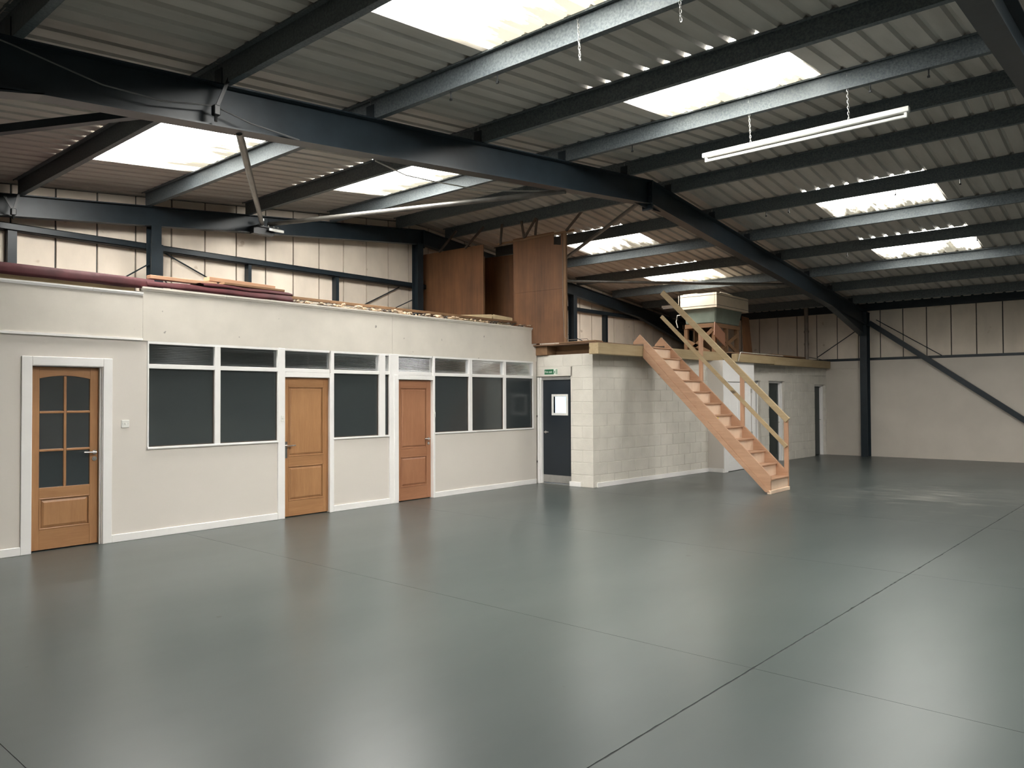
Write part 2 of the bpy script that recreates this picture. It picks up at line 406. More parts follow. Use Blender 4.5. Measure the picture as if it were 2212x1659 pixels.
# ------------------------------------------------------------------ outer walls
wb = B(-1.2,22.75,12.0,12.15,0,5.45).build('wall_back', 'joint_dark'); tag(wb, 'gable wall lined with cream boards between dark joints', kind='structure')
k0 = 10.575
for k in range(-22, 23):
    x0 = k0+0.5555*k+0.013; x1 = x0+0.5555-0.026
    if x1 < -1.1 or x0 > 22.6: continue
    x0 = max(x0,-1.1); x1 = min(x1,22.6)
    MB().prism([(x0,11.965,0.0),(x1,11.965,0.0),(x1,11.965,zt(x1)+0.19),(x0,11.965,zt(x0)+0.19)], (0,0.035,0)).build('liner_panel', 'liner_panel', wb)
wr = B(22.64,22.8,YB,12.0,0,4.35).build('wall_right', 'joint_dark'); tag(wr, 'eaves wall of painted blockwork below cream liner boards', kind='structure')
for k in range(-28, 10):
    y0 = 6.56+0.577*k+0.013; y1 = y0+0.577-0.026
    if y0 < YB or y1 > 12.0: continue
    B(22.605,22.645,y0,y1,2.70,4.20).build('liner_panel', 'liner_panel', wr)
B(22.46,22.645,YB,12.0,0,2.66).build('block_dado', 'far_wall_paint', wr)
B(22.42,22.47,6.45,7.45,0.0,2.40).build('lining_board', 'far_wall_paint', wr)
B(22.44,22.47,6.52,7.45,2.44,2.64).build('lining_board', 'far_wall_paint', wr)
gr = B(22.52,22.62,YB,12.0,2.66,2.735).build('trim_1', 'steel_paint'); tag(gr, 'dark steel rail along the top of the eaves wall blockwork', kind='structure')
wl = B(-1.3,-1.15,YB,12.0,0,4.3).build('wall_left', 'far_wall_paint'); tag(wl, 'painted eaves wall behind the viewer', kind='structure')
wf = B(-1.3,22.8,YB-0.15,YB,0,5.5).build('wall_front', 'far_wall_paint'); tag(wf, 'painted gable wall at the far end of the warehouse', kind='structure')

# ------------------------------------------------------------------ steel frame
def isec(m, xs, ztop, zbot, y, wd, tf=0.014, tw=0.009):
    """I-section following a straight line between two x stations"""
    x0, x1 = xs; a0, a1 = ztop; b0, b1 = zbot
    for (p0, p1, hw, th) in ((a0, a1, wd/2, -tf), (b0, b1, wd/2, tf)):
        m.prism([(x0,y-hw,p0),(x1,y-hw,p1),(x1,y+hw,p1),(x0,y+hw,p0)], (0,0,th))
    m.prism([(x0,y-tw/2,b0+tf*0.5),(x1,y-tw/2,b1+tf*0.5),(x1,y-tw/2,a1-tf*0.5),(x0,y-tw/2,a0-tf*0.5)], (0,tw,0))
    return m
def icol(m, x0, x1, y, z0, z1, wd, tf=0.014, tw=0.009):
    m.box(x0,x0+tf,y-wd/2,y+wd/2,z0,z1); m.box(x1-tf,x1,y-wd/2,y+wd/2,z0,z1)
    m.box(x0+tf*0.5,x1-tf*0.5,y-tw/2,y+tw/2,z0,z1); return m
def portal(y, wd, dp, label, haunch=True):
    r = empty('portal_frame', (XA,y,0), label, 'steel frame')
    XL, XR = -1.12, 22.5
    for x0, x1 in ((XL, XA), (XA, XR)):
        isec(MB(), (x0,x1), (zt(x0),zt(x1)), (zt(x0)-dp,zt(x1)-dp), y, wd).build('rafter', 'steel_paint', r)
    icol(MB(), 22.16, 22.47, y, 0, zt(22.16)-0.02, wd).build('column', 'steel_paint', r)
    icol(MB(), -1.13, -0.80, y, 0, zt(-0.80)-0.02, wd).build('column', 'steel_paint', r)
    for xs, xe in ((1.95, -0.80), (19.45, 22.17)):
        m = MB(); zb0 = zt(xs)-dp; zb1 = zt(xe)-dp-0.30
        m.prism([(xs,y-0.0045,zb0),(xe,y-0.0045,zb1),(xe,y-0.0045,zt(xe)-dp)], (0,0.009,0))
        m.prism([(xs,y-wd/2,zb0),(xe,y-wd/2,zb1),(xe,y+wd/2,zb1),(xs,y+wd/2,zb0)], (0,0,0.014))
        m.build('haunch', 'steel_paint', r)
    B(XA-0.018,XA+0.018,y-wd/2-0.004,y+wd/2+0.004,zt(XA)-dp-0.09,zt(XA)-0.0).build('apex_plate', 'steel_paint', r)
    for s in (-1, 1):     # stiffening wedge under the ridge joint
        m = MB(); m.prism([(XA,y-0.0045,zt(XA)-dp-0.07),(XA+s*0.42,y-0.0045,zt(XA+0.42)-dp),(XA,y-0.0045,zt(XA)-dp)], (0,0.009,0)); m.build('apex_stiffener', 'steel_paint', r)
    for s in (-1, 1):
        for h in (0.06,0.16,0.26,0.36):
            for dy in (-0.055,0.055):
                MB().tube((XA+s*0.018,y+dy,zt(XA)-h),(XA+s*0.034,y+dy,zt(XA)-h),0.013,6).build('bolt', 'steel_paint', r)
    m = MB()                                   # purlin cleats
    for x in PX: m.box(x-0.012,x-0.004,y-0.06,y+0.06,zt(x)-0.004,zt(x)+0.15)
    m.build('purlin_cleats', 'steel_paint', r)['kind'] = 'stuff'
    return r
portal(FY[0], 0.18, 0.385, 'dark painted steel portal frame crossing behind the suspended strip light')
portal(FY[1], 0.18, 0.385, 'dark painted steel portal frame at the near end of the suspended strip light')
# gable frame
gf = empty('gable_frame', (XA,GY,0), 'dark steel gable frame standing in front of the cream lined gable wall', 'steel frame')
for x0, x1 in ((-1.12, XA), (XA, 22.5)):
    isec(MB(), (x0,x1), (zt(x0),zt(x1)), (zt(x0)-0.30,zt(x1)-0.30), GY, 0.14).build('rafter', 'steel_paint', gf)
for xs, xe in ((1.95, -0.80), (19.3, 22.2)):
    m = MB(); zb0 = zt(xs)-0.30; zb1 = zt(xe)-0.30-0.36
    m.prism([(xs,GY-0.0045,zb0),(xe,GY-0.0045,zb1),(xe,GY-0.0045,zt(xe)-0.3)], (0,0.009,0))
    m.prism([(xs,GY-0.07,zb0),(xe,GY-0.07,zb1),(xe,GY+0.07,zb1),(xs,GY+0.07,zb0)], (0,0,0.014)); m.build('haunch', 'steel_paint', gf)
for x in (5.18, 10.585, 16.0):
    m = MB(); y0 = GY-0.09
    m.box(x-0.075,x+0.075,y0,y0+0.012,0,zt(x)-0.29); m.box(x-0.075,x+0.075,y0+0.17,y0+0.182,0,zt(x)-0.29); m.box(x-0.004,x+0.004,y0+0.006,y0+0.176,0,zt(x)-0.29)
    m.build('column', 'steel_paint', gf)
icol(MB(), 22.16, 22.47, GY, 0, zt(22.16)-0.02, 0.14).build('column', 'steel_paint', gf)
B(XA-0.015,XA+0.015,GY-0.075,GY+0.075,zt(XA)-0.38,zt(XA)).build('apex_plate', 'steel_paint', gf)
B(5.09,5.27,GY-0.115,GY-0.09,2.9,4.02).build('splice_plate', 'steel_paint', gf)
# gable rail and its short posts
ra = empty('wall_rail', (10.6,11.9,4.0), 'dark horizontal steel rail fixed across the cream gable boards', 'rail')
m = MB(); m.box(-1.1,22.4,11.82,11.965,3.965,3.975); m.box(-1.1,22.4,11.82,11.83,3.965,4.06); m.box(-1.1,22.4,11.82,11.965,4.05,4.06); m.build('rail', 'steel_paint', ra)
for x, hw in ((3.34,0.055),(6.87,0.03),(8.68,0.035),(17.76,0.018),(17.84,0.018)):
    B(x-hw,x+hw,11.84,11.965,2.55,3.97).build('post', 'steel_paint', ra)
# eaves beam on the right-hand wall
eb = MB(); eb.box(22.18,22.19,YB,12.0,4.02,4.27); eb.box(22.18,22.30,YB,12.0,4.02,4.03); eb.box(22.18,22.30,YB,12.0,4.26,4.27)
eb.build('eaves_beam', 'steel_paint').update_tag()
tag(bpy.data.objects['eaves_beam'], 'long dark steel eaves beam above the cream boards of the eaves wall', 'beam')

# purlins: one length of cold-rolled section per bay
def purlin_mesh(L):
    m = MB()
    m.box(-0.003,0.003,0,L,0,0.2); m.box(0,0.062,0,L,0,0.004); m.box(0.058,0.062,0,L,0,0.02)
    m.box(-0.062,0,0,L,0.196,0.2); m.box(-0.062,-0.058,0,L,0.18,0.2)
    return m.mesh('roof_purlin', 'galv')
bays = [(6.33,11.68),(0.95,6.29),(-4.43,0.91)]
ORD = ['first','second','third','fourth','fifth','sixth','seventh']
BAYN = ['gable bay','bay of the suspended strip light','bay past the near portal frame']
for (a, b), bn in zip(bays, BAYN):
    me = purlin_mesh(b-a+0.03)
    for i, x in enumerate(PX):
        o = inst('roof_purlin', me, (x, a-0.015, zt(x)), None)
        side, n_ = ('glazed door slope', ORD[6-i]) if x < XA else ('eaves wall slope', ORD[i-7])
        tag(o, 'galvanised purlin, %s from the ridge, %s, %s' % (n_, side, bn), 'purlin', 'roof purlins between the steel frames')

# roof bracing
def tubeobj(p, q, r, label, group=None, mat='tube_grey'):
    o = MB().tube(p, q, r, 14).build('brace_tube', mat, None, smooth=False)
    return tag(o, label, 'brace', group)
NODE = (6.93,11.56,4.62)
tubeobj((3.56,6.33,4.08), NODE, 0.036, 'steel brace tube dropping from the big rafter to the gable bracket')
tubeobj((7.05,11.56,4.64), (8.5,6.33,4.55), 0.036, 'steel brace tube with a bright sheen running from the gable bracket to the rafter')
tubeobj((10.45,6.33,4.76), (14.3,11.58,4.50), 0.034, 'steel brace tube running from the ridge joint down behind the plywood partition')
tubeobj((14.4,11.58,4.52), (17.0,6.36,4.18), 0.034, 'dark brace tube passing just in front of the far rooflight')
m = MB(); m.bar((2.83,6.35,4.06), (-0.4,11.6,3.80), 0.07, 0.07)
tag(m.build('brace_angle', 'steel_paint'), 'dark angle brace meeting the rafter beside the first rooflight', 'brace')
br = empty('brace_bracket', (6.95,11.56,4.5), 'black bolted bracket joining brace tubes to the gable rafter', 'bracket')
B(6.78,7.22,11.46,11.63,4.555,4.575).build('plate', 'black_steel', br)
B(6.74,7.12,11.50,11.63,4.44,4.56).build('plate', 'black_steel', br)
B(6.98,7.26,11.42,11.455,4.505,4.545).build('channel', 'bolt_zinc', br)
B(6.83,6.91,11.47,11.50,4.66,4.70).build('lug', 'bolt_zinc', br); B(7.20,7.27,11.47,11.50,4.655,4.685).build('lug', 'bolt_zinc', br)
for x in (6.82,6.9,7.0,7.1,7.18): MB().tube((x,11.48,4.575),(x,11.48,4.60),0.014,6).build('bolt', 'bolt_zinc', br)
# hanging clamps with straps
def clamp(x, y, z, x2, y2, z2, label):
    r = empty('beam_clamp', (x,y,z), label, 'clamp')
    B(x-0.03,x+0.03,y-0.03,y+0.03,z,z+0.09).build('jaw', 'black_steel', r, 0.008)
    MB().tube((x,y,z-0.05),(x,y,z+0.01),0.014,8).build('hook', 'black_steel', r)
    MB().bar((x+0.01,y,z+0.08),(x2,y2,z2),0.012,0.03).build('strap', 'black_steel', r)
    return r
clamp(3.255,6.17,4.10, 3.37,6.16,4.46, 'black clamp and strap hanging from the big rafter')
r = clamp(3.25,11.5,4.10, 3.32,11.5,4.42, 'black clamp hung from two straps on the gable rafter')
MB().bar((3.24,11.5,4.18),(3.15,11.5,4.34),0.012,0.03).build('strap', 'black_steel', r)
# long diagonal wall brace and the thin tie rods
m = MB(); m.bar((22.36,6.2,3.70),(22.36,1.25,0.02),0.09,0.13)
tag(m.build('wall_brace', 'steel_paint'), 'heavy dark diagonal brace running down the eaves wall to the floor', 'brace')
def rod(p, q, label, group='thin tie rods on the walls'):
    tag(MB().tube(p, q, 0.011, 6).build('tie_rod', 'steel_paint'), label, 'rod', group)
rod((22.58,6.08,3.79),(22.58,4.45,2.72), 'thin tie rod beside the heavy diagonal wall brace')
rod((22.58,7.70,2.80),(22.58,6.50,3.59), 'thin tie rod on the eaves wall above the timber deck')
rod((4.80,11.93,3.48),(5.12,11.72,3.73), 'short tie rod meeting the gable post near the maroon sheet')
rod((5.30,11.93,4.03),(6.30,11.93,3.60), 'thin tie rod above the stacked timber on the office roof')
rod((5.24,11.75,3.66),(5.50,11.93,3.48), 'short tie rod on the gable post near the orange plank')
rod((9.20,11.93,3.42),(10.28,11.93,3.95), 'thin tie rod on the gable boards left of the plywood')
rod((10.10,11.93,3.48),(10.50,11.75,3.70), 'short tie rod at the foot of the ridge post')
rod((16.1,11.93,3.33),(17.2,11.0,2.72), 'thin tie rod slanting down behind the big timber edge beam')

# ------------------------------------------------------------------ office front
OY = 9.27
wo = MB()
T = 0.09
def wbx(x0,x1,z0,z1): wo.box(x0,x1,OY,OY+T,z0,z1)
wbx(-1.15,2.80,0,2.94); wbx(2.80,3.53,2.035,2.94); wbx(3.53,4.04,0,2.94)
wbx(4.04,5.80,0,1.07); wbx(6.72,7.77,0,1.07); wbx(8.75,11.35,0,1.07)
wbx(4.04,11.46,2.345,2.97); wbx(11.35,11.46,0,2.345)
wof = wo.build('wall_office', 'office_paint'); tag(wof, 'pale painted office partition with white framed windows', kind='structure')
B(-1.1,3.966,OY-0.022,OY+0.002,2.385,2.90).build('fascia_board', 'fascia_paint', wof)
B(3.972,7.828,OY-0.014,OY+0.002,2.36,2.965).build('fascia_board', 'fascia_paint', wof)
B(7.833,11.46,OY-0.014,OY+0.002,2.36,2.965).build('fascia_board', 'fascia_paint', wof)
m = MB(); m.box(-1.1,3.966,OY-0.032,OY,2.362,2.388); m.build('bead', 'white_gloss', wof)
for a, b in ((-1.1,3.40),(3.404,3.966)):
    m = MB(); m.box(a,b,OY-0.034,OY+0.01,2.898,2.918); m.box(a,b,OY-0.042,OY+0.01,2.918,2.937); m.build('cap_moulding', 'white_gloss', wof)
for a, b in ((3.96,5.02),(5.023,9.0),(9.003,11.475)):
    m = MB(); m.box(a,b,OY-0.028,OY+0.03,2.962,2.985); m.box(a,b,OY-0.042,OY+0.03,2.985,3.008); m.build('cap_moulding', 'fascia_paint', wof)
B(-1.1,3.90,OY+0.05,OY+0.10,2.94,3.005).build('wall_plate', 'paleX', wof)
# unlit rooms behind: floor finish, back lining, ceilings and cross walls
B(-1.1,11.4,9.37,11.5,2.86,2.94).build('ceiling_office', 'far_wall_paint'); tag(bpy.data.objects['ceiling_office'], 'flat ceiling of the unlit offices', kind='structure')
wi = B(-1.1,11.4,11.42,11.5,0.003,2.86).build('wall_office_back', 'office_paint'); tag(wi, 'back wall of the unlit offices', kind='structure')
for i, x in enumerate((3.9,7.8)):
    tag(B(x-0.05,x+0.05,9.37,11.42,0.003,2.86).build('wall_office_cross', 'office_paint'), 'cross wall between two unlit offices', kind='structure')
tag(B(-1.1,3.85,9.40,11.42,0.001,0.012).build('floor_carpet', 'carpet_blue'), 'blue carpet in the office behind the glazed door', kind='structure')

def skirting(n, segs, label, z=0.09, mat='white_gloss'):
    r = empty('baseboard_'+n, (segs[0][0],segs[0][2],0), label, kind='structure')
    for x0,x1,y0,y1 in segs:
        m = B(x0,x1,y0,y1,0,z); m.build('skirting', mat, r, 0.004)
skirting('office', [(-1.1,2.705,OY-0.018,OY),(3.628,5.795,OY-0.018,OY),(6.72,7.83,OY-0.018,OY),(8.755,11.45,OY-0.018,OY)], 'white skirting along the office partition')

# windows -------------------------------------------------------
def reeded(x0,x1,z0,z1,y,parent):
    m = MB(); n = max(6, int((z1-z0)/0.0205)); vs = []; per = 8; N_ = n*per
    for i in range(N_+1):
        z = z0+(z1-z0)*i/N_; h = 0.0019*math.sin(2*math.pi*i/per)
        vs += [(x0,y-h,z),(x1,y-h,z)]
    m.add(vs, [(2*i,2*i+1,2*i+3,2*i+2) for i in range(N_)])
    return m.build('pane', 'glass_reeded', parent, smooth=True)
def pane(x0,x1,z0,z1,y,parent,mat='glass_office'):
    return B(x0,x1,y,y+0.006,z0,z1).build('pane', mat, parent)
FW0, FW1 = OY-0.014, OY+0.05
PYN = OY+0.022
def window(n, x0, x1, mull, label, lower=True, zt_=2.34):
    r = empty('window_%d' % n, ((x0+x1)/2,OY,1.07 if lower else 2.03), label, kind='structure')
    edges = [x0]+[e for a in mull for e in a]+[x1]
    zb = 1.062 if lower else 2.03
    for a, b in mull: B(a,b,FW0-0.004,FW1,zb,zt_).build('mullion', 'white_gloss', r, 0.003)
    B(x0,x1,FW0,FW1,zt_-0.012,zt_+0.02).build('head', 'white_gloss', r, 0.003)
    if lower:
        B(x0-0.012,x1+0.006,FW0-0.010,FW1,1.058,1.084).build('sill', 'white_gloss', r, 0.003)
        B(x0-0.012,x0+0.004,FW0,FW1,1.062,zt_+0.02).build('jamb', 'white_gloss', r); B(x1-0.004,x1+0.006,FW0,FW1,1.062,zt_+0.02).build('jamb', 'white_gloss', r)
    for i in range(0, len(edges), 2):
        a, b = edges[i], edges[i+1]
        if lower or True: B(a,b,FW0-0.002,FW1,2.031,2.085).build('transom', 'white_gloss', r, 0.003)
        reeded(a,b,2.084,zt_-0.01,PYN,r)
        if lower:
            pane(a,b,1.083,2.032,PYN,r)
            B(a,b,PYN-0.012,PYN,1.083,1.095).build('glazing_bead', 'hanger_angle', r); B(b-0.012,b,PYN-0.012,PYN,1.083,2.03).build('glazing_bead', 'hanger_angle', r)
    return r
window(1, 4.042, 5.795, [(4.88,4.956)], 'dark obscured window pair beside the white light switch')
window(2, 5.885, 6.645, [], 'reeded fanlight above the golden oak door', lower=False)
window(3, 6.72, 7.772, [(7.568,7.688)], 'dark window with one wide and one sliver pane between the two panelled doors')
window(4, 7.895, 8.690, [], 'reeded fanlight above the reddish panelled door', lower=False)
window(5, 8.752, 11.352, [(9.573,9.655),(10.493,10.558)], 'dark window of three lights next to the fire door')

# doors ---------------------------------------------------------
def lever(p, dx, parent, rose_drop=0.055, mat='chrome', plate=False):
    """lever handle on a door leaf facing -y; dx is the lever direction along x"""
    x, y, z = p
    m = MB()
    if plate: m.box(x-0.02,x+0.02,y-0.008,y,z-0.17,z+0.06)
    else:
        m.tube((x,y,z),(x,y-0.012,z),0.026,16)
    m.tube((x,y,z),(x,y-0.05,z),0.011,10); m.tube((x-dx*0.008,y-0.05,z),(x+dx*0.125,y-0.052,z+0.004),0.0095,10)
    h = m.build('handle', mat, parent, smooth=False)
    if not plate:
        m = MB(); m.tube((x,y,z-rose_drop-0.02),(x,y-0.010,z-rose_drop-0.02),0.026,16); m.tube((x,y-0.009,z-rose_drop-0.02),(x,y-0.014,z-rose_drop-0.02),0.009,8); m.build('lock_rose', mat, parent)
    return h
def raised(x0,x1,z0,z1,y,w,parent,mat,mould):
    """recessed panel: moulding frame and a fielded centre"""
    m = MB(); c = w
    for a,b,c0,d in ((x0,x1,z0,z0+c),(x0,x1,z1-c,z1)): m.box(a,b,y-0.006,y+0.004,c0,d)
    m.box(x0,x0+c,y-0.006,y+0.004,z0+c,z1-c); m.box(x1-c,x1,y-0.006,y+0.004,z0+c,z1-c)
    m.build('moulding', mould, parent, 0.0035)
    f0 = 0.012
    a0,a1,b0,b1 = x0+c+f0,x1-c-f0,z0+c+f0,z1-c-f0; g = 0.022
    m = MB(); m.add([(a0,y+0.006,b0),(a1,y+0.006,b0),(a1,y+0.006,b1),(a0,y+0.006,b1),(a0+g,y-0.004,b0+g),(a1-g,y-0.004,b0+g),(a1-g,y-0.004,b1-g),(a0+g,y-0.004,b1-g)],
        [(0,3,2,1),(4,5,6,7),(0,1,5,4),(1,2,6,5),(2,3,7,6),(3,0,4,7)])
    m.build('panel', mat, parent)
def panel_door(n, x0, x1, y, ztop, species, label, hx, dx, plate=False, hz=1.0):
    r = empty('door_%d' % n, ((x0+x1)/2,y,0), label, kind='structure')
    g = 0.012
    V, Hh = species+'Z', species+'X'
    lf = B(x0,x1,y+0.012,y+0.04,g,ztop).build('leaf', V, r)
    sw = 0.088
    B(x0,x0+sw,y,y+0.013,g,ztop).build('stile', V, lf, 0.002); B(x1-sw,x1,y,y+0.013,g,ztop).build('stile', V, lf, 0.002)
    for a, b in ((g,0.225),(0.715,0.845),(1.832,ztop)): B(x0+sw,x1-sw,y,y+0.013,a,b).build('rail', Hh, lf, 0.002)
    raised(x0+sw,x1-sw,0.225,0.715,y,0.016,lf,V,V); raised(x0+sw,x1-sw,0.845,1.832,y,0.016,lf,V,V)
    lever((hx,y,hz), dx, lf, plate=plate)
    return r
d2 = panel_door(2, 5.905, 6.665, 9.318, 1.955, 'oak', 'golden oak two panel door with a lever handle on a long plate', 5.955, 1, plate=True, hz=1.0)
d3 = panel_door(3, 7.965, 8.712, 9.318, 1.955, 'sapele', 'reddish brown two panel door with a round chrome handle rose', 8.655, -1, hz=0.985)
def door_frame(parent, a, b, c, d, ztop):
    """posts a..b and c..d with stops, and a head"""
    for p, q, s in ((a,b,1),(c,d,-1)):
        B(p,q,FW0-0.006,OY+0.10,0,2.36).build('jamb', 'white_gloss', parent, 0.004)
    B(b,c,FW0-0.002,OY+0.10,ztop+0.006,ztop+0.075).build('head', 'white_gloss', parent, 0.003)
    B(b,b+0.012,OY+0.052,OY+0.06,0,ztop+0.006).build('stop', 'white_gloss', parent); B(c-0.012,c,OY+0.052,OY+0.06,0,ztop+0.006).build('stop', 'white_gloss', parent)
door_frame(d2, 5.795,5.905,6.665,6.722, 1.955)
B(6.64,6.70,FW0-0.016,FW0,0,2.03).build('architrave', 'white_gloss', d2, 0.004)
door_frame(d3, 7.772,7.962,8.712,8.755, 1.955)
B(7.86,7.93,FW0-0.016,FW0,0,2.03).build('architrave', 'white_gloss', d3, 0.004)
# glazed door
def glazed_door():
    x0,x1,y,zt_ = 2.815,3.515,9.352,2.02
    r = empty('door_1', ((x0+x1)/2,OY,0), 'oak door glazed with six panes in a white architrave', kind='structure')
    for a, b in ((2.705,2.805),(3.528,3.628)): B(a,b,OY-0.02,OY+0.002,0,2.13).build('architrave', 'white_gloss', r, 0.004)
    B(2.805,3.528,OY-0.02,OY+0.002,2.033,2.13).build('architrave', 'white_gloss', r, 0.004)
    for a, b in ((2.795,2.812),(3.521,3.538)): B(a,b,OY,OY+0.14,0,2.04).build('jamb', 'white_gloss', r)
    B(2.812,3.521,OY,OY+0.14,2.026,2.04).build('jamb', 'white_gloss', r)
    B(3.508,3.521,OY+0.03,OY+0.06,0,2.026).build('stop', 'white_gloss', r)
    sw = 0.092; g = 0.012
    lf = B(x0,x0+sw,y,y+0.04,g,zt_).build('leaf', 'oakZ', r, 0.002)
    B(x1-sw,x1,y,y+0.04,g,zt_).build('stile', 'oakZ', lf, 0.002)
    # arched top rail
    xa, xb = x0+sw, x1-sw; n = 14
    top = [(xa+(xb-xa)*i/n, y, 1.893+0.034*(1-(2*i/n-1)**2)) for i in range(n+1)]
    MB().prism(top+[(xb,y,zt_),(xa,y,zt_)], (0,0.04,0)).build('rail', 'oakX', lf)
    B(xa,xb,y,y+0.04,0.575,0.69).build('rail', 'oakX', lf, 0.002); B(xa,xb,y,y+0.04,g,0.232).build('rail', 'oakX', lf, 0.002)
    B(xa,xb,y+0.012,y+0.03,0.23,0.577).build('panel_back', 'oakZ', lf); raised(xa,xb,0.232,0.575,y,0.014,lf,'oakZ','oakZ')
    xm = (xa+xb)/2
    B(xm-0.014,xm+0.014,y+0.002,y+0.034,0.69,1.922).build('glazing_bar', 'oakZ', lf, 0.004)
    for z in (1.10,1.52): B(xa,xm-0.014,y+0.002,y+0.034,z-0.013,z+0.013).build('glazing_bar', 'oakX', lf, 0.004); B(xm+0.014,xb,y+0.002,y+0.034,z-0.013,z+0.013).build('glazing_bar', 'oakX', lf, 0.004)
    for a, b in ((xa,xm-0.014),(xm+0.014,xb)):
        for c, d in ((0.69,1.088),(1.112,1.508),(1.532,1.93)):
            B(a-0.004,b+0.004,y+0.016,y+0.021,c-0.003,d+0.003).build('pane', 'glass_door', lf)
    lever((3.470,y,1.055), -1, lf)
glazed_door()
# small switches
def switchbox(x, z, wd, ht, y, label, rocker=True):
    r = empty('light_switch', (x,y,z), label, 'switch')
    B(x-wd/2,x+wd/2,y-0.012,y,z-ht/2,z+ht/2).build('plate', 'white_plastic', r, 0.003)
    if rocker: B(x-0.008,x+0.008,y-0.019,y-0.010,z-0.012,z+0.012).build('rocker', 'white_plastic', r, 0.002)
    for s in (-1, 1): MB().tube((x+s*wd*0.36,y-0.0135,z),(x+s*wd*0.36,y-0.011,z),0.004,8).build('screw', 'bolt_zinc', r)
    return r
switchbox(3.776, 1.372, 0.088, 0.088, OY, 'white square light switch beside the glazed door')
switchbox(5.86, 1.385, 0.045, 0.085, FW0-0.006, 'narrow white switch on the frame of the golden oak door')
switchbox(8.733, 1.385, 0.036, 0.085, FW0-0.006, 'narrow white switch on the frame of the reddish door')

# ------------------------------------------------------------------ blockwork store rooms
blockmesh = {}
def block_piece(wd, ht):
    key = (round(wd,3), round(ht,3))
    if key not in blockmesh:
        c = 0.004; d = 0.012; m = MB()
        a = [(0,d,0),(wd,d,0),(wd,d,ht),(0,d,ht)]; b = [(0,c,0),(wd,c,0),(wd,c,ht),(0,c,ht)]; f = [(c,0,c),(wd-c,0,c),(wd-c,0,ht-c),(c,0,ht-c)]
        m.add(a+b+f, [(0,1,5,4),(1,2,6,5),(2,3,7,6),(3,0,4,7),(4,5,9,8),(5,6,10,9),(6,7,11,10),(7,4,8,11),(8,9,10,11),(3,2,1,0)])
        blockmesh[key] = m.mesh('block', 'block_paint')
    return blockmesh[key]
def block_wall(name, p0, p1, ncourse, openings, label, phase=0.0, thick=0.14, lintel=0.24):
    """wall of painted blocks from p0 to p1; its face looks towards -y of its own space"""
    dx, dy = p1[0]-p0[0], p1[1]-p0[1]; L = math.hypot(dx, dy); ang = math.atan2(dy, dx)
    r = empty(name, (p0[0],p0[1],0), label, kind='structure', rotz=ang)
    ORIGIN[r.name] = Vector((0,0,0))
    H = 0.225*ncourse; J = 0.010
    mm = MB()       # mortar body
    xs = sorted([0, L]+[e for o in openings for e in o[:2]])
    for a, b in zip(xs[:-1], xs[1:]):
        if b-a < 1e-4: continue
        op = [o for o in openings if o[0]-1e-4 <= a and b <= o[1]+1e-4]
        z0 = op[0][2] if op else 0
        mm.box(a,b,0.006,thick,z0,H)
    mm.build('mortar', 'mortar_paint', r)
    for o in openings:
        B(max(0.0,o[0]-0.04),min(L,o[1]+0.04),0.0,0.02,o[2],o[2]+lintel-0.02).build('lintel', 'block_paint', r)
    for c in range(ncourse):
        z0 = c*0.225+J/2; z1 = (c+1)*0.225-J/2; u = -0.225*(c % 2)-phase
        while u < L:
            a, b = max(u+J/2, 0.0), min(u+0.45-J/2, L); u += 0.45
            pieces = [(a, b)]
            for o in openings:
                oa, ob = o[0], o[1]; zz = o[2]
                lo, hi = (oa, ob) if z0 < zz-0.01 else ((max(0,oa-0.045), ob+0.045) if z0 < zz+lintel-0.04 else (None, None))
                if lo is None: continue
                nxt = []
                for p, q in pieces:
                    if q <= lo or p >= hi: nxt.append((p, q)); continue
                    if p < lo-0.03: nxt.append((p, lo))
                    if q > hi+0.03: nxt.append((hi, q))
                pieces = nxt
            for p, q in pieces:
                if q-p < 0.03: continue
                inst('block', block_piece(q-p, z1-z0), (p, 0.0, z0), r)
    return r
# side wall with the fire door: seen along -x, runs from the office back to the corner
CX0, CY0 = 11.50, 7.965
bs = block_wall('wall_store_side', (CX0,9.45), (CX0,CY0), 11, [(0.14,0.98,2.07)], 'painted block wall holding the dark fire door', phase=0.1, lintel=0.205)
bf = block_wall('wall_store_front', (CX0,CY0), (15.62,7.715), 11, [], 'painted block wall below the big timber edge beam', phase=0.25)
bw = block_wall('wall_store_recess', (17.20,7.63), (22.46,7.40), 11, [(0.06,0.99,2.055),(1.47,2.40,2.06),(4.38,5.16,2.0)], 'painted block wall with dark doors beyond the white cupboard', phase=0.12)
# continuation of the side wall behind the office, and backs of the rooms
tag(B(11.5,11.64,9.45,11.9,0,2.475).build('wall_store_inner', 'far_wall_paint'), 'block wall behind the offices', kind='structure')
# cupboard projection with white door
cp = MB(); cp.box(15.60,17.24,7.72,7.78,0,2.44); cp.box(15.60,15.66,7.35,7.78,0,2.455); cp.box(17.20,17.24,7.35,7.78,0,2.455)
cp.box(15.66,15.80,7.352,7.41,0,2.455); cp.box(17.12,17.20,7.352,7.41,0,2.455); cp.box(15.80,17.12,7.352,7.41,2.05,2.455); cp.box(15.60,17.24,7.352,7.78,2.455,2.47)
cpo = cp.build('wall_cupboard', 'office_paint'); tag(cpo, 'boxed cupboard wall projecting beside the stairs', kind='structure')
B(15.596,17.245,7.345,7.353,2.04,2.47).build('front_board', 'white_gloss', cpo); 
dr = empty('door_4', (16.46,7.35,0), 'white moulded panel cupboard door behind the stair rails', kind='structure')
for a, b in ((15.60,15.80),(17.10,17.245)): B(a,b,7.335,7.353,0,2.05).build('architrave', 'white_gloss', dr, 0.003)
B(15.80,17.10,7.335,7.353,2.0,2.05).build('architrave', 'white_gloss', dr, 0.003)
lf = B(15.81,17.09,7.362,7.40,0.012,1.995).build('leaf', 'white_gloss', dr)
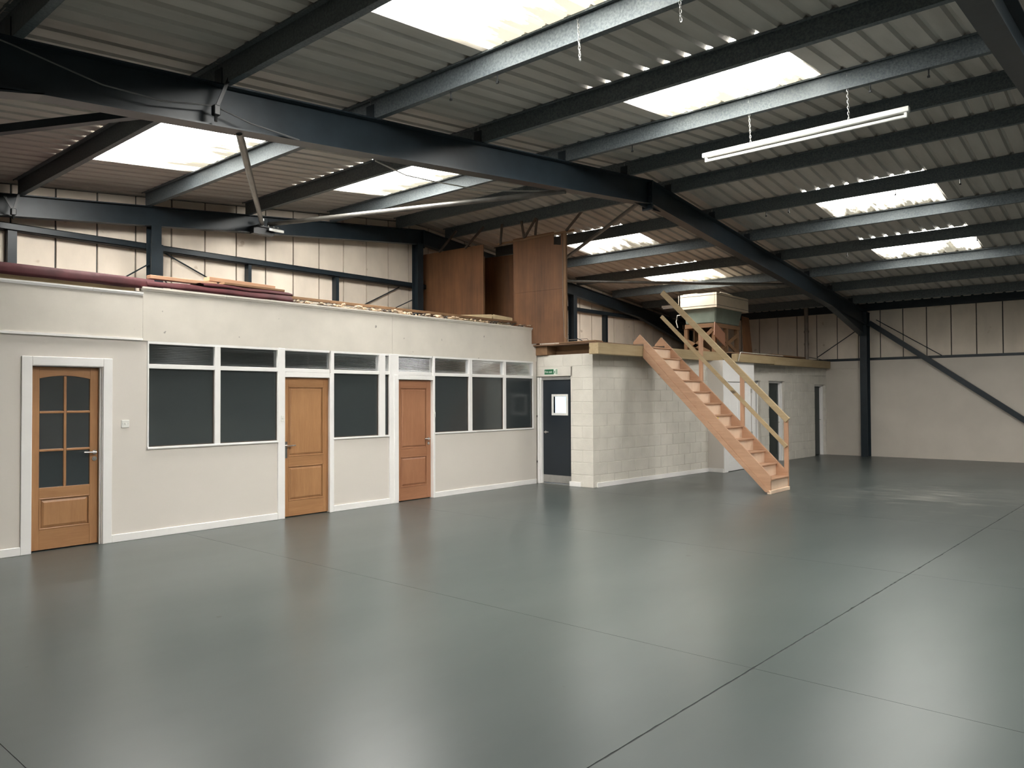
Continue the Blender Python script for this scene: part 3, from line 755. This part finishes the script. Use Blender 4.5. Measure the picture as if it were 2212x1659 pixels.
for x0, x1 in ((15.95,16.38),(16.52,16.95)):
    for z0, z1 in ((0.20,0.80),(1.0,1.85)):
        m = MB(); y = 7.362; g = 0.03
        m.box(x0,x1,y-0.006,y+0.002,z0,z0+g); m.box(x0,x1,y-0.006,y+0.002,z1-g,z1); m.box(x0,x0+g,y-0.006,y+0.002,z0+g,z1-g); m.box(x1-g,x1,y-0.006,y+0.002,z0+g,z1-g)
        m.build('moulding', 'white_gloss', lf, 0.004)
B(17.075,17.10,7.33,7.362,1.75,1.85).build('hinge', 'stainless', dr); B(17.075,17.10,7.33,7.362,0.75,0.85).build('hinge', 'stainless', dr)
skirting('store', [(11.482,11.50,8.24,8.50)], 'short white skirting beside the fire door')
sk = empty('baseboard_store_front', (CX0,CY0,0), 'white skirting along the block wall beside the stairs', kind='structure', rotz=math.atan2(7.715-CY0,15.62-CX0))
ORIGIN[sk.name] = Vector((0,0,0)); B(0.10,4.12,-0.02,0.0,0,0.09).build('skirting', 'white_gloss', sk, 0.004)
skirting('cupboard', [(15.582,15.60,7.35,7.71)], 'white skirting on the side of the cupboard')
# fire door (its face looks towards -x)
fd = empty('door_5', (CX0,8.83,0), 'dark fire door with a small square vision panel and kick plate', kind='structure')
xf = CX0+0.085
pw = 0.045
m = MB(); y0,y1 = 8.475,9.195; vy0,vy1,vz0,vz1 = 8.635,8.935,1.365,1.68
m.box(xf,xf+0.044,y0,vy0,0.022,2.0); m.box(xf,xf+0.044,vy1,y1,0.022,2.0); m.box(xf,xf+0.044,vy0,vy1,0.022,vz0); m.box(xf,xf+0.044,vy0,vy1,vz1,2.0)
lf = m.build('leaf', 'navy_door', fd)
for a,b,c,d in ((vy0-pw,vy1+pw,vz0-pw,vz0),(vy0-pw,vy1+pw,vz1,vz1+pw),(vy0-pw,vy0,vz0,vz1),(vy1,vy1+pw,vz0,vz1)): B(xf-0.014,xf+0.001,a,b,c,d).build('vision_frame', 'white_plastic', lf, 0.003)
B(xf+0.02,xf+0.026,vy0,vy1,vz0,vz1).build('pane', 'glass_clear', lf)
B(xf-0.003,xf+0.001,y0+0.005,y1-0.005,0.03,0.172).build('kick_plate', 'stainless', lf)
m = MB(); m.tube((xf,9.13,0.995),(xf-0.012,9.13,0.995),0.026,14); m.tube((xf,9.13,0.995),(xf-0.05,9.13,0.995),0.011,10); m.tube((xf-0.05,9.135,0.995),(xf-0.052,9.02,0.998),0.0095,10); m.build('handle', 'chrome', lf)
B(CX0+0.02,CX0+0.13,9.195,9.30,0,2.055).build('jamb', 'white_gloss', fd, 0.004); B(CX0-0.012,CX0+0.02,9.215,9.268,0,2.055).build('architrave', 'white_gloss', fd, 0.004)
B(CX0+0.05,CX0+0.13,8.47,9.195,2.004,2.06).build('head', 'stainless', fd)
B(CX0+0.0,CX0+0.13,8.47,9.20,0.0,0.012).build('threshold', 'stainless', fd)
for z in (0.42,1.30): B(CX0-0.016,CX0+0.002,9.262,9.28,z-0.02,z+0.02).build('hinge', 'black_steel', fd)
# room beyond the fire door: outer exit with a daylit glazed window in the gable
wd = empty('window_6', (15.6,11.9,0.9), 'daylit window seen through the vision panel of the fire door', kind='structure')
B(14.35,16.6,11.90,11.93,0.75,2.1).build('pane', 'daypane', wd)
for a, b in ((14.30,14.36),(15.3,15.36),(16.58,16.64)): B(a,b,11.87,11.95,0.72,2.13).build('mullion', 'white_gloss', wd)
for a, b in ((0.70,0.76),(2.09,2.14)): B(14.30,16.64,11.87,11.95,a,b).build('rail', 'white_gloss', wd)
# dark doors in the recess wall
ra_ = math.atan2(7.40-7.63, 22.46-17.20)
for i, (a, b, zt_, label) in enumerate(((0.06,0.99,2.055,'dark green door half hidden by the white cupboard'),(1.47,2.40,2.06,'dark green panelled door seen between stair rails'),(4.38,5.16,2.0,'dark door in the corner beside the eaves wall'))):
    r = empty('door_%d' % (6+i), (17.20,7.63,0), label, kind='structure', rotz=ra_); ORIGIN[r.name] = Vector((0,0,0))
    j = 0.055
    for p, q in ((a,a+0.03),(b-j,b)): B(p,q,0.07,0.17,0,zt_).build('jamb', 'white_gloss', r)
    B(b-j-0.02,b-j,0.115,0.15,0,zt_-0.03).build('stop', 'white_gloss', r)
    B(a,b,0.07,0.17,zt_-0.05,zt_).build('head', 'white_gloss', r)
    lf = B(a+0.03,b-j,0.15,0.19,0.012,zt_-0.05).build('leaf', 'green_door', r)
    if i == 1:
        for c, d in ((0.15,0.85),(1.0,1.85)):
            m = MB(); p, q = a+0.13, b-j-0.12
            m.box(p,q,0.144,0.152,c,c+0.02); m.box(p,q,0.144,0.152,d-0.02,d); m.box(p,p+0.02,0.144,0.152,c,d); m.box(q-0.02,q,0.144,0.152,c,d); m.build('moulding', 'green_door', lf)
    m = MB(); m.tube((b-j-0.06,0.15,1.0),(b-j-0.06,0.10,1.0),0.011,8); m.tube((b-j-0.06,0.10,1.0),(b-j-0.17,0.10,1.0),0.01,8); m.build('handle', 'chrome', lf)
# fire exit sign
sg = empty('fire_exit_sign', (CX0,8.935,2.10), 'green Fire exit sign with running man above the dark door', 'sign')
xs_ = CX0-0.004
B(xs_,CX0+0.001,8.772,9.098,2.098,2.212).build('plate', 'sign_white', sg)
B(xs_-0.0015,xs_,8.865,9.09,2.106,2.204).build('green_field', 'sign_green', sg)
B(xs_-0.0015,xs_,8.78,8.798,2.106,2.204).build('green_field', 'sign_green', sg)
cu = bpy.data.curves.new('lettering', 'FONT'); cu.body = 'Fire exit'; cu.size = 0.062; cu.extrude = 0.0005
to = bpy.data.objects.new('lettering_curve', cu); COL.objects.link(to)
bpy.context.view_layer.update()
me = bpy.data.meshes.new_from_object(to.evaluated_get(bpy.context.evaluated_depsgraph_get()))
COL.objects.unlink(to); bpy.data.objects.remove(to)
me.materials.clear(); me.materials.append(MT['sign_white'])
lt = bpy.data.objects.new('lettering', me); COL.objects.link(lt); put(lt, sg, (xs_-0.002,9.078,2.135))
lt.rotation_euler = (math.pi/2, 0, -math.pi/2); lt.scale = (0.86,1,1)
def sgpoly(pts, name='running_man'):
    # pts in sign space: u to the right (towards -y), v up, metres from the corner (9.098, 2.098)
    MB().prism([(xs_-0.0018,9.098-u,2.098+v) for u, v in pts], (0.0012,0,0)).build(name, 'sign_green', sg)
m = MB()
def limb(u0,v0,u1,v1,t): 
    d = Vector((u1-u0,v1-v0)); n = Vector((-d.y,d.x)).normalized()*t/2
    m.prism([(xs_-0.0018,9.098-(u0+n.x),2.098+v0+n.y),(xs_-0.0018,9.098-(u1+n.x),2.098+v1+n.y),(xs_-0.0018,9.098-(u1-n.x),2.098+v1-n.y),(xs_-0.0018,9.098-(u0-n.x),2.098+v0-n.y)], (0.0012,0,0))
U = 0.262
limb(U+0.006,0.074,U-0.004,0.046,0.016); limb(U-0.004,0.046,U+0.016,0.034,0.010); limb(U+0.016,0.034,U+0.012,0.014,0.009)
limb(U-0.004,0.046,U-0.014,0.028,0.010); limb(U-0.014,0.028,U-0.026,0.022,0.008); limb(U+0.006,0.072,U+0.024,0.060,0.007); limb(U+0.002,0.070,U-0.014,0.062,0.007)
m.tube((xs_-0.0018,9.098-(U+0.010),2.098+0.090),(xs_-0.0006,9.098-(U+0.010),2.098+0.090),0.0095,12)
m.build('running_man', 'sign_green', sg)

# ------------------------------------------------------------------ timber deck over the store
dk = MB().box(11.36,16.12,7.782,11.60,2.652,2.676).box(16.12,22.40,7.402,11.60,2.652,2.676)
dko = dk.build('timber_deck', 'deck_ply'); tag(dko, 'dusty plywood deck on top of the block store rooms', 'deck')
def tapered_beam(name, x0, x1, y0, y1, za, zb_, ht, mat, label):
    o = MB().hexa([(x0,y0,za-ht),(x1,y0,zb_-ht),(x1,y1,zb_-ht),(x0,y1,za-ht),(x0,y0,za),(x1,y0,zb_),(x1,y1,zb_),(x0,y1,za)]).build(name, mat, None, 0.006)
    return tag(o, label, 'beam')
tapered_beam('edge_beam', 11.12, 13.6, 7.58, 7.78, 2.632, 2.648, 0.20, 'paleX', 'big pale timber edge beam with darker end grain beside the plywood partition')
tapered_beam('edge_beam', 13.605, 16.10, 7.58, 7.78, 2.648, 2.666, 0.20, 'paleX', 'pale timber edge beam running behind the stair rails')
tapered_beam('edge_beam', 16.15, 18.3, 7.27, 7.40, 2.63, 2.645, 0.185, 'paleX', 'pale timber edge beam above the white cupboard')
tapered_beam('edge_beam', 18.304, 22.41, 7.27, 7.40, 2.645, 2.665, 0.20, 'paleX', 'pale timber edge beam running up to the eaves wall')
tag(B(11.44,15.8,8.98,9.27,2.478,2.650).build('deck_joist', 'roughX', None, 0.006), 'squared timber joist end resting on the block wall above the exit sign', 'beam')
tag(B(11.72,11.77,7.79,8.97,2.478,2.650).build('noggin', 'roughY'), 'dark timber board closing the gap under the deck edge', 'board')
tag(B(11.34,11.60,7.80,8.62,2.676,2.70).build('loose_board', 'roughY', None, 0.003), 'loose brown board lying on the deck edge by the plywood', 'board')
# plywood partition
PA, PB = Vector((10.92,11.9)), Vector((11.42,8.58)); PD = (PB-PA).normalized(); PN = Vector((PD.y,-PD.x))
if PN.x > 0: PN = -PN
def ply(poly, th, off=0.0):
    """polygon in (distance along the partition, height); proud of its face by off, thickness away from the camera"""
    m = MB(); a = [Vector((*(PA+PD*s-(-PN)*0+PN*off), z)) for s, z in poly]
    m.prism(a, (-PN.x*th, -PN.y*th, 0)); return m
pp = empty('plywood_partition', (11.2,10.2,2.7), 'tall brown plywood partition with a dark doorway standing on the deck', 'partition')
ply([(0.0,2.70),(0.565,2.70),(0.565,4.725),(0.0,4.705)], 0.018).build('plywood_sheet', 'plywood', pp)
ply([(0.568,2.70),(1.548,2.70),(1.548,4.753),(0.568,4.725)], 0.018).build('plywood_sheet', 'plywood', pp)
ply([(2.272,2.70),(3.37,2.70),(3.37,3.72),(2.268,3.70)], 0.018, 0.004).build('plywood_sheet', 'plywood', pp)
ply([(2.268,3.703),(3.37,3.723),(3.37,4.79),(3.325,4.79),(3.325,4.545),(3.17,4.57),(3.17,4.815),(2.259,4.776)], 0.018, 0.004).build('plywood_sheet', 'plywood', pp)
ply([(0.45,2.70),(2.35,2.70),(2.35,4.665),(0.45,4.665)], 0.018, -0.85).build('back_board', 'plywood', pp)
ply([(3.372,2.70),(3.43,2.70),(3.43,4.76),(3.372,4.76)], 0.05, 0.0).build('edge_stud', 'roughZ', pp)
for s in (0.03,0.57,1.52,2.29,3.33): ply([(s-0.02,2.70),(s+0.02,2.70),(s+0.02,4.52),(s-0.02,4.52)], 0.045, -0.02).build('stud', 'roughZ', pp)
ply([(1.9,4.70),(3.6,4.775),(3.6,4.81),(1.9,4.735)], 0.03, 0.012).build('top_rail', 'roughX', pp)
def hang(s0,z0,s1,z1):
    p = PA+PD*s0+PN*0.03; q = PA+PD*s1+PN*0.03
    m = MB(); m.bar((p.x,p.y,z0),(q.x,q.y,z1),0.03,0.04)
    return m.build('hanger', 'hanger_angle', pp)
for a in ((0.45,4.71,0.90,5.10),(1.12,4.72,1.58,5.10),(1.98,4.70,2.02,5.10),(2.53,4.76,2.47,5.10),(2.55,4.78,2.80,5.12),(2.78,4.79,2.82,5.10),(3.45,4.79,3.80,5.13)): hang(*a)

# ------------------------------------------------------------------ staircase
st = empty('staircase', (13.06,5.1,0), 'open pine staircase with handrail climbing to the timber deck', 'stairs')
SX0, SX1 = 12.645, 13.48
def nose(k): return 5.112+0.2108*k, 0.255+0.2155*k
def string(x0, x1, y_top):
    g = 1.008
    yb = 5.112
    # outline: foot on the floor, plumb toe, sloping top edge, plumb cut behind the beam line
    up = lambda y: 0.302+(y-yb)*g
    dn = lambda y: up(y)-0.335
    yl = yb+(0.302-0.03)/g*0+0.075
    ybot = yb+0.335/g-0.302/g
    poly = [(x0,yb,0.03),(x0,yb,0.302),(x0,y_top,up(y_top)),(x0,y_top+0.13,up(y_top)-0.115),(x0,7.575,dn(7.575)+0.22),(x0,7.575,dn(7.575)+0.02),(x0,yb+0.08,0.03)]
    poly = [(x0,yb,0.03),(x0,yb,0.302),(x0,y_top,up(y_top)),(x0,y_top+0.15,up(y_top)-0.15),(x0,7.80,2.682),(x0,7.574,2.682),(x0,7.574,2.455),(x0,yb+0.10,0.03)]
    return MB().prism(poly, (x1-x0,0,0))
for x0, x1, yt in ((SX0,SX0+0.036,7.66),(SX1-0.036,SX1,7.65)):
    string(x0, x1, yt).build('string', 'pineY', st, 0.004)
# second timber planted on the outer string
m = MB(); m.prism([(SX0-0.028,5.112,0.03),(SX0-0.028,5.20,0.03),(SX0-0.028,7.572,2.415),(SX0-0.028,7.572,2.60)], (0.028,0,0)); m.build('bearer', 'pineY', st, 0.004)
B(SX0-0.02,SX1+0.002,5.10,5.17,0.0,0.062).build('floor_plate', 'pine_riser', st, 0.004)
for k in range(12):
    y, z = nose(k)
    B(SX0+0.036,SX1-0.036,y-0.012,y+0.235,z-0.026,z).build('tread', 'pineX', st, 0.004)
    z0 = nose(k-1)[1] if k else 0.06
    B(SX0+0.036,SX1-0.036,y+0.012,y+0.026,z0-0.001,z-0.025).build('riser', 'pine_riser', st)
for k in (11,): pass
PXs = SX1-0.055
for yc, z0, z1 in ((5.148,0.31,1.30),(5.962,1.10,2.12),(6.79,1.93,2.95)):
    B(SX1-0.040,SX1+0.006,yc-0.037,yc+0.037,z0,z1).build('newel_post', 'pineZ', st, 0.003)
def rail(p, q, wd, ht, name): MB().bar((SX1-0.062,*p),(SX1-0.062,*q),wd,ht).build(name, 'paleY', st, 0.004)
rail((5.10,1.235),(7.60,3.755),0.045,0.105,'top_rail'); rail((5.13,0.765),(7.62,3.275),0.04,0.068,'mid_rail')
y, z = nose(5); B(12.80,12.90,y+0.008,y+0.0125,z-0.14,z-0.045).build('warning_tag', 'yellow_tag', st)

# ------------------------------------------------------------------ water tank on its stand
tk = empty('water_tank', (18.0,8.7,3.46), 'grey green water tank with pale insulation boards round its top', 'tank')
m = MB(); m.hexa([(17.17,8.27,3.46),(18.5,8.27,3.46),(18.5,9.07,3.46),(17.17,9.07,3.46),(17.12,8.22,4.15),(18.8,8.22,4.15),(18.8,9.15,4.15),(17.12,9.15,4.15)]); m.build('body', 'tank_grp', tk, 0.03)
B(17.07,17.12,8.24,9.20,3.84,4.20).build('insulation_board', 'foam_white', tk); B(17.07,18.9,8.185,8.235,3.84,4.20).build('insulation_board', 'foam_white', tk)
B(17.07,18.9,9.16,9.21,3.84,4.20).build('insulation_board', 'foam_white', tk); B(18.85,18.9,8.24,9.16,3.84,4.20).build('insulation_board', 'foam_white', tk)
B(17.12,18.86,8.23,9.16,4.15,4.18).build('lid', 'foam_white', tk)
m = MB()
for z in (3.895,4.145): 
    m.box(17.066,17.0705,8.19,9.20,z-0.004,z+0.004); m.box(17.07,18.9,8.181,8.1855,z-0.004,z+0.004)
m.build('string_tie', 'joint_dark', tk)
B(17.15,17.55,8.75,9.12,4.181,4.225).build('loose_block', 'foam_white', tk)
tag(MB().path([(17.75,8.6,4.19),(17.85,8.45,4.30),(18.05,8.35,4.27),(18.25,8.33,4.25),(18.5,8.4,4.22),(18.7,8.5,4.19)], 0.008).build('tank_cable', 'cable_white'), 'pale cable lying on top of the water tank', 'cable')
ts = empty('tank_stand', (17.8,8.7,2.70), 'rough timber stand carrying the grey green water tank', 'stand')
for x, y in ((17.16,8.30),(17.16,9.04),(17.80,8.30),(18.42,8.30),(18.42,9.04),(17.16,8.66)):
    B(x-0.045,x+0.045,y-0.045,y+0.045,2.70,3.38).build('leg', 'roughZ', ts)
for y in (8.26,9.08): B(17.10,18.5,y-0.025,y+0.025,3.36,3.46).build('bearer', 'roughX', ts)
B(17.10,17.15,8.24,9.10,3.36,3.46).build('bearer', 'roughY', ts)
def tbar(p,q): MB().bar(p,q,0.03,0.09).build('brace', 'roughY', ts)
tbar((17.11,8.32,3.30),(17.11,8.95,2.78)); tbar((17.11,9.0,3.05),(17.11,8.4,2.75)); tbar((17.25,8.24,2.80),(18.4,8.24,3.25)); tbar((17.3,8.235,3.2),(18.3,8.235,2.78))
B(17.3,18.35,8.9,8.92,2.70,3.36).build('back_board', 'roughZ', ts)
m = MB(); m.prism([(17.00,8.222,3.47),(17.56,8.222,3.22),(17.42,8.16,2.89),(16.84,8.16,3.14)], (-0.004,-0.02,0.004)); 
tag(m.build('plywood_offcut', 'plywood_pale'), 'pinkish square plywood offcut tipped against the tank stand', 'board')
m = MB(); m.prism([(18.50,8.14,2.70),(19.05,8.14,2.70),(19.20,8.30,3.74),(18.78,8.30,3.76)], (0,0.02,0)); tag(m.build('plywood_sheet', 'plywood'), 'tall dark plywood sheet leaning beside the water tank', 'board')
MB().path([(17.14,9.16,3.72),(17.06,9.24,3.70),(17.05,9.27,3.55),(17.08,9.24,3.40)], 0.014, 8).build('overflow_pipe', 'cable_white', tk)
# soil pipe, odd timber and cables on the deck
sp = empty('vent_pipe', (21.5,7.62,2.70), 'brown vent pipe rising from the deck to the eaves', 'pipe')
MB().tube((21.5,7.62,2.70),(21.5,7.62,4.02),0.055,14).build('pipe', 'pvc_grey', sp, smooth=False); MB().tube((21.5,7.62,4.0),(21.42,7.60,4.28),0.055,14).build('bend', 'pvc_grey', sp)
for z in (3.1,3.45): MB().tube((21.5,7.62,z),(21.5,7.62,z+0.06),0.066,14).build('collar', 'pvc_grey', sp)
tag(B(18.6,20.9,7.44,7.62,2.70,2.735).build('loose_plank', 'roughX', None, 0.004), 'loose plank lying on the deck by the vent pipe', 'board')
tag(MB().path([(16.18,7.255,2.46),(16.25,7.25,2.60),(16.35,7.27,2.672),(17.5,7.30,2.68),(19.0,7.33,2.69)], 0.009).build('deck_cable', 'cable_white'), 'pale cable drooping over the timber beam above the cupboard', 'cable')
tag(MB().path([(21.2,7.45,2.745),(21.6,7.36,2.72),(22.0,7.33,2.69),(22.35,7.34,2.70)], 0.009).build('deck_cable', 'cable'), 'dark cable trailing along the beam near the eaves wall', 'cable')
tag(MB().path([(11.35,8.52,4.6),(11.34,8.52,3.4),(11.36,8.50,2.80),(11.36,8.40,2.735),(11.38,8.0,2.735),(11.36,7.92,2.66),(11.40,7.84,2.58),(11.46,7.80,2.56),(11.6,7.80,2.57)], 0.005).build('wall_cable', 'pvc_grey'), 'thin cable running down the plywood and over the deck edge', 'cable')

# ------------------------------------------------------------------ clutter on the office roof
tag(B(3.98,11.45,9.30,9.38,2.97,3.01).build('roof_batten', 'roughX'), 'rough timber plate under the debris on the office edge', 'board')
def wavy_sheet(name, x0, x1, prof, amp, label, seed, mat='maroon_sheet', n=40):
    m = MB(); vs = []; k = len(prof)
    for i in range(n+1):
        x = x0+(x1-x0)*i/n; t = i/n
        for j, (y, z) in enumerate(prof):
            a = mnoise.noise(Vector((x*2.3+seed, j*0.6, seed)))*amp
            vs.append((x, y+a*0.6, z+a))
    off = [(p[0], p[1]+0.004, p[2]+0.006) for p in vs]
    f = [(i*k+j, (i+1)*k+j, (i+1)*k+j+1, i*k+j+1) for i in range(n) for j in range(k-1)]
    o = len(vs); f2 = [tuple(o+q for q in reversed(t)) for t in f]
    f3 = [(i*k, o+i*k, o+(i+1)*k, (i+1)*k) for i in range(n)]+[(i*k+k-1,(i+1)*k+k-1,o+(i+1)*k+k-1,o+i*k+k-1) for i in range(n)]
    m.add(vs+off, f+f2+f3)
    return tag(m.build(name, mat, None, smooth=True), label, 'sheet')
wavy_sheet('metal_sheet', -1.0, 4.12, [(9.255,2.985),(9.262,3.025),(9.272,3.07),(9.30,3.112),(9.50,3.135),(9.9,3.15),(10.3,3.12)], 0.016, 'long maroon metal sheet lying along the roof edge over the glazed door', 3)
wavy_sheet('metal_sheet', 4.02, 6.02, [(9.235,3.012),(9.245,3.045),(9.27,3.082),(9.36,3.10),(9.6,3.11),(9.8,3.09)], 0.02, 'crumpled maroon metal sheet under the stacked planks', 9)
wavy_sheet('metal_sheet', 4.75, 6.05, [(9.29,3.10),(9.30,3.13),(9.40,3.155),(9.6,3.165),(9.75,3.15)], 0.02, 'torn dark red sheet sticking out at the end of the planks', 14)
tag(B(-1.0,11.4,9.38,11.85,2.94,2.965).build('office_roof', 'felt'), 'dark felted roof of the offices', 'roof')
def plank(p, q, wd, ht, label, mat='pineX'):
    tag(MB().bar(p, q, wd, ht).build('timber_plank', mat, None, 0.003), label, 'plank')
plank((4.15,9.52,3.175),(5.05,9.58,3.185),0.10,0.045,'orange planed plank lying behind the gable post')
plank((4.95,9.62,3.25),(5.98,9.70,3.248),0.14,0.055,'thick clean plank on top of the timber stack')
plank((5.08,9.46,3.19),(6.05,9.56,3.20),0.12,0.03,'grey weathered plank beneath the thick clean plank','roughX')
plank((5.2,9.88,3.20),(6.15,9.80,3.205),0.10,0.03,'short brown plank poking out of the timber stack','roughX')
plank((6.0,9.62,3.13),(11.35,9.62,3.135),0.05,0.045,'long dark batten running behind the loose wool','roughX')
rng = random.Random(4)
m = MB()
for i in range(150):
    x = rng.uniform(5.95,11.35); den = 1.0 if x < 9.4 else 0.6
    if rng.random() > den: continue
    r_ = rng.uniform(0.010,0.034)*(1.2 if rng.random() < 0.15 else 1)
    c = Vector((x, rng.uniform(9.27,9.42), 3.012+r_*0.45+rng.uniform(0,0.03)))
    o = len(m.v); m.sphere(c, r_, 7, 5, (rng.uniform(0.9,2.2),1.0,rng.uniform(0.5,0.9)))
    for q in range(o, len(m.v)):
        d = m.v[q]-c; m.v[q] = c+d*(1+0.7*mnoise.noise(m.v[q]*40))
o = m.build('loose_wool', 'mineral_wool'); tag(o, 'torn mineral wool scraps along the office roof edge', 'insulation', kind='stuff')
m = MB()
for i in range(110):
    x = rng.uniform(5.8,11.4); y = rng.uniform(9.26,9.40); a = rng.uniform(-0.5,0.5); L = rng.uniform(0.04,0.16)
    m.bar((x,y,3.018+rng.uniform(0,0.03)),(x+L*math.cos(a),y+L*math.sin(a)*0.6,3.02+rng.uniform(0,0.06)),rng.uniform(0.01,0.05),0.004)
o = m.build('felt_scraps', 'felt'); tag(o, 'torn dark felt scraps along the office roof edge', 'debris', kind='stuff')
m = MB(); m.hexa([(9.75,9.66,2.97),(10.62,9.66,2.97),(10.85,10.1,2.97),(9.95,10.2,2.97),(9.75,9.66,3.165),(10.62,9.66,3.245),(10.85,10.1,3.245),(9.95,10.2,3.165)])
tag(m.build('foam_board', 'foam_cream', None, 0.006), 'bright cream foam board lying near the plywood', 'insulation')
m = MB(); m.hexa([(10.66,9.66,2.97),(11.22,9.66,2.97),(11.16,10.0,2.97),(10.95,10.1,2.97),(10.66,9.66,3.25),(11.22,9.66,3.225),(11.16,10.0,3.225),(10.95,10.1,3.25)])
tag(m.build('foam_board', 'foam_cream', None, 0.006), 'thicker dull foam board against the plywood partition', 'insulation')

# ------------------------------------------------------------------ suspended strip light and chains
def chain(m, p, q, ln=0.042):
    p = Vector(p); q = Vector(q); n = max(2, int((q-p).length/(ln*0.72)))
    for i in range(n):
        c = p.lerp(q, (i+0.5)/n); d = (q-p).normalized()
        sd = Vector((1,0,0)) if i % 2 else Vector((0,1,0))
        pts = []
        for k in range(9):
            a = 2*math.pi*k/8
            pts.append(c+d*math.cos(a)*ln*0.5+sd*math.sin(a)*0.009)
        m.path(pts, 0.0025, 5)
LX = 8.45
lt_ = empty('strip_light', (LX,3.05,4.52), 'white fluorescent strip light hung on two chains below the purlins', 'lamp')
B(LX-0.032,LX+0.032,1.93,4.21,4.55,4.605).build('body', 'lamp_white', lt_, 0.006)
for y in (1.95,4.15): B(LX-0.018,LX+0.018,y,y+0.03,4.494,4.552).build('lamp_holder', 'lamp_white', lt_, 0.003)
MB().tube((LX,1.98,4.512),(LX,4.15,4.512),0.017,12).build('tube_lamp', 'lamp_white', lt_, smooth=False)
for y in (2.52,3.61):
    m = MB(); chain(m, (LX,y,4.60), (8.40,y-0.0,zt(8.4)+0.19)); m.build('chain', 'bolt_zinc', lt_)
    B(LX-0.006,LX+0.006,y-0.02,y+0.02,4.598,4.612).build('hook', 'bolt_zinc', lt_)
m = MB(); chain(m, (5.046,3.62,4.79), (5.046,3.60,4.42)); tag(m.build('hanging_chain', 'bolt_zinc'), 'empty chain dangling from the purlin below the large rooflight', 'chain')
m = MB(); chain(m, (5.046,2.70,4.79), (5.046,2.68,4.44)); tag(m.build('hanging_chain', 'bolt_zinc'), 'empty chain dangling nearer the portal frame end of that purlin', 'chain')
l2 = empty('strip_light', (18.9,10.5,4.18), 'white strip light hung in the dark corner behind the stair head', 'lamp')
B(18.85,18.92,9.6,10.7,4.17,4.23).build('body', 'white_gloss', l2, 0.005); MB().tube((18.88,9.63,4.15),(18.88,10.67,4.15),0.016,10).build('tube_lamp', 'white_gloss', l2)
for y in (9.8,10.5): MB().tube((18.88,y,4.23),(18.88,y,zt(18.88)+0.198),0.004,5).build('wire', 'bolt_zinc', l2)
# small purlin hooks
hk = MB().tube((0,0,-0.075),(0,0,0.0),0.007,6).box(-0.008,0.008,-0.012,0.012,-0.09,-0.07).mesh('purlin_hook', 'black_steel')
for x, y in ((5.06,5.15),(5.06,4.55),(8.41,5.2),(8.41,1.75),(8.41,2.3),(13.01,3.2),(13.01,2.3),(13.01,5.3),(13.01,4.9),(16.18,4.9),(16.18,2.6)):
    tag(inst('purlin_hook', hk, (x+0.03,y,zt(x)+0.002), None), 'short dark hook under a roof purlin', 'hook', 'hooks under the purlins')
# loose cables along the steel
tag(MB().path([(1.2,6.19,4.25),(1.72,6.19,4.19),(2.34,6.19,4.09),(2.8,6.19,4.10),(3.25,6.19,4.19),(3.6,6.19,4.13),(4.1,6.19,4.11)], 0.007).build('rafter_cable', 'cable'), 'thin cable sagging across the web of the big rafter', 'cable')
tag(MB().path([(5.2,6.42,4.22),(5.7,6.5,4.19),(6.2,6.6,4.25),(7.2,6.7,4.36),(8.5,6.7,4.62),(9.6,6.6,4.86),(10.3,6.45,5.0)], 0.008).build('rafter_cable', 'cable_white'), 'pale cable hanging in a long sag below the big rafter', 'cable')
bpy.context.view_layer.update()
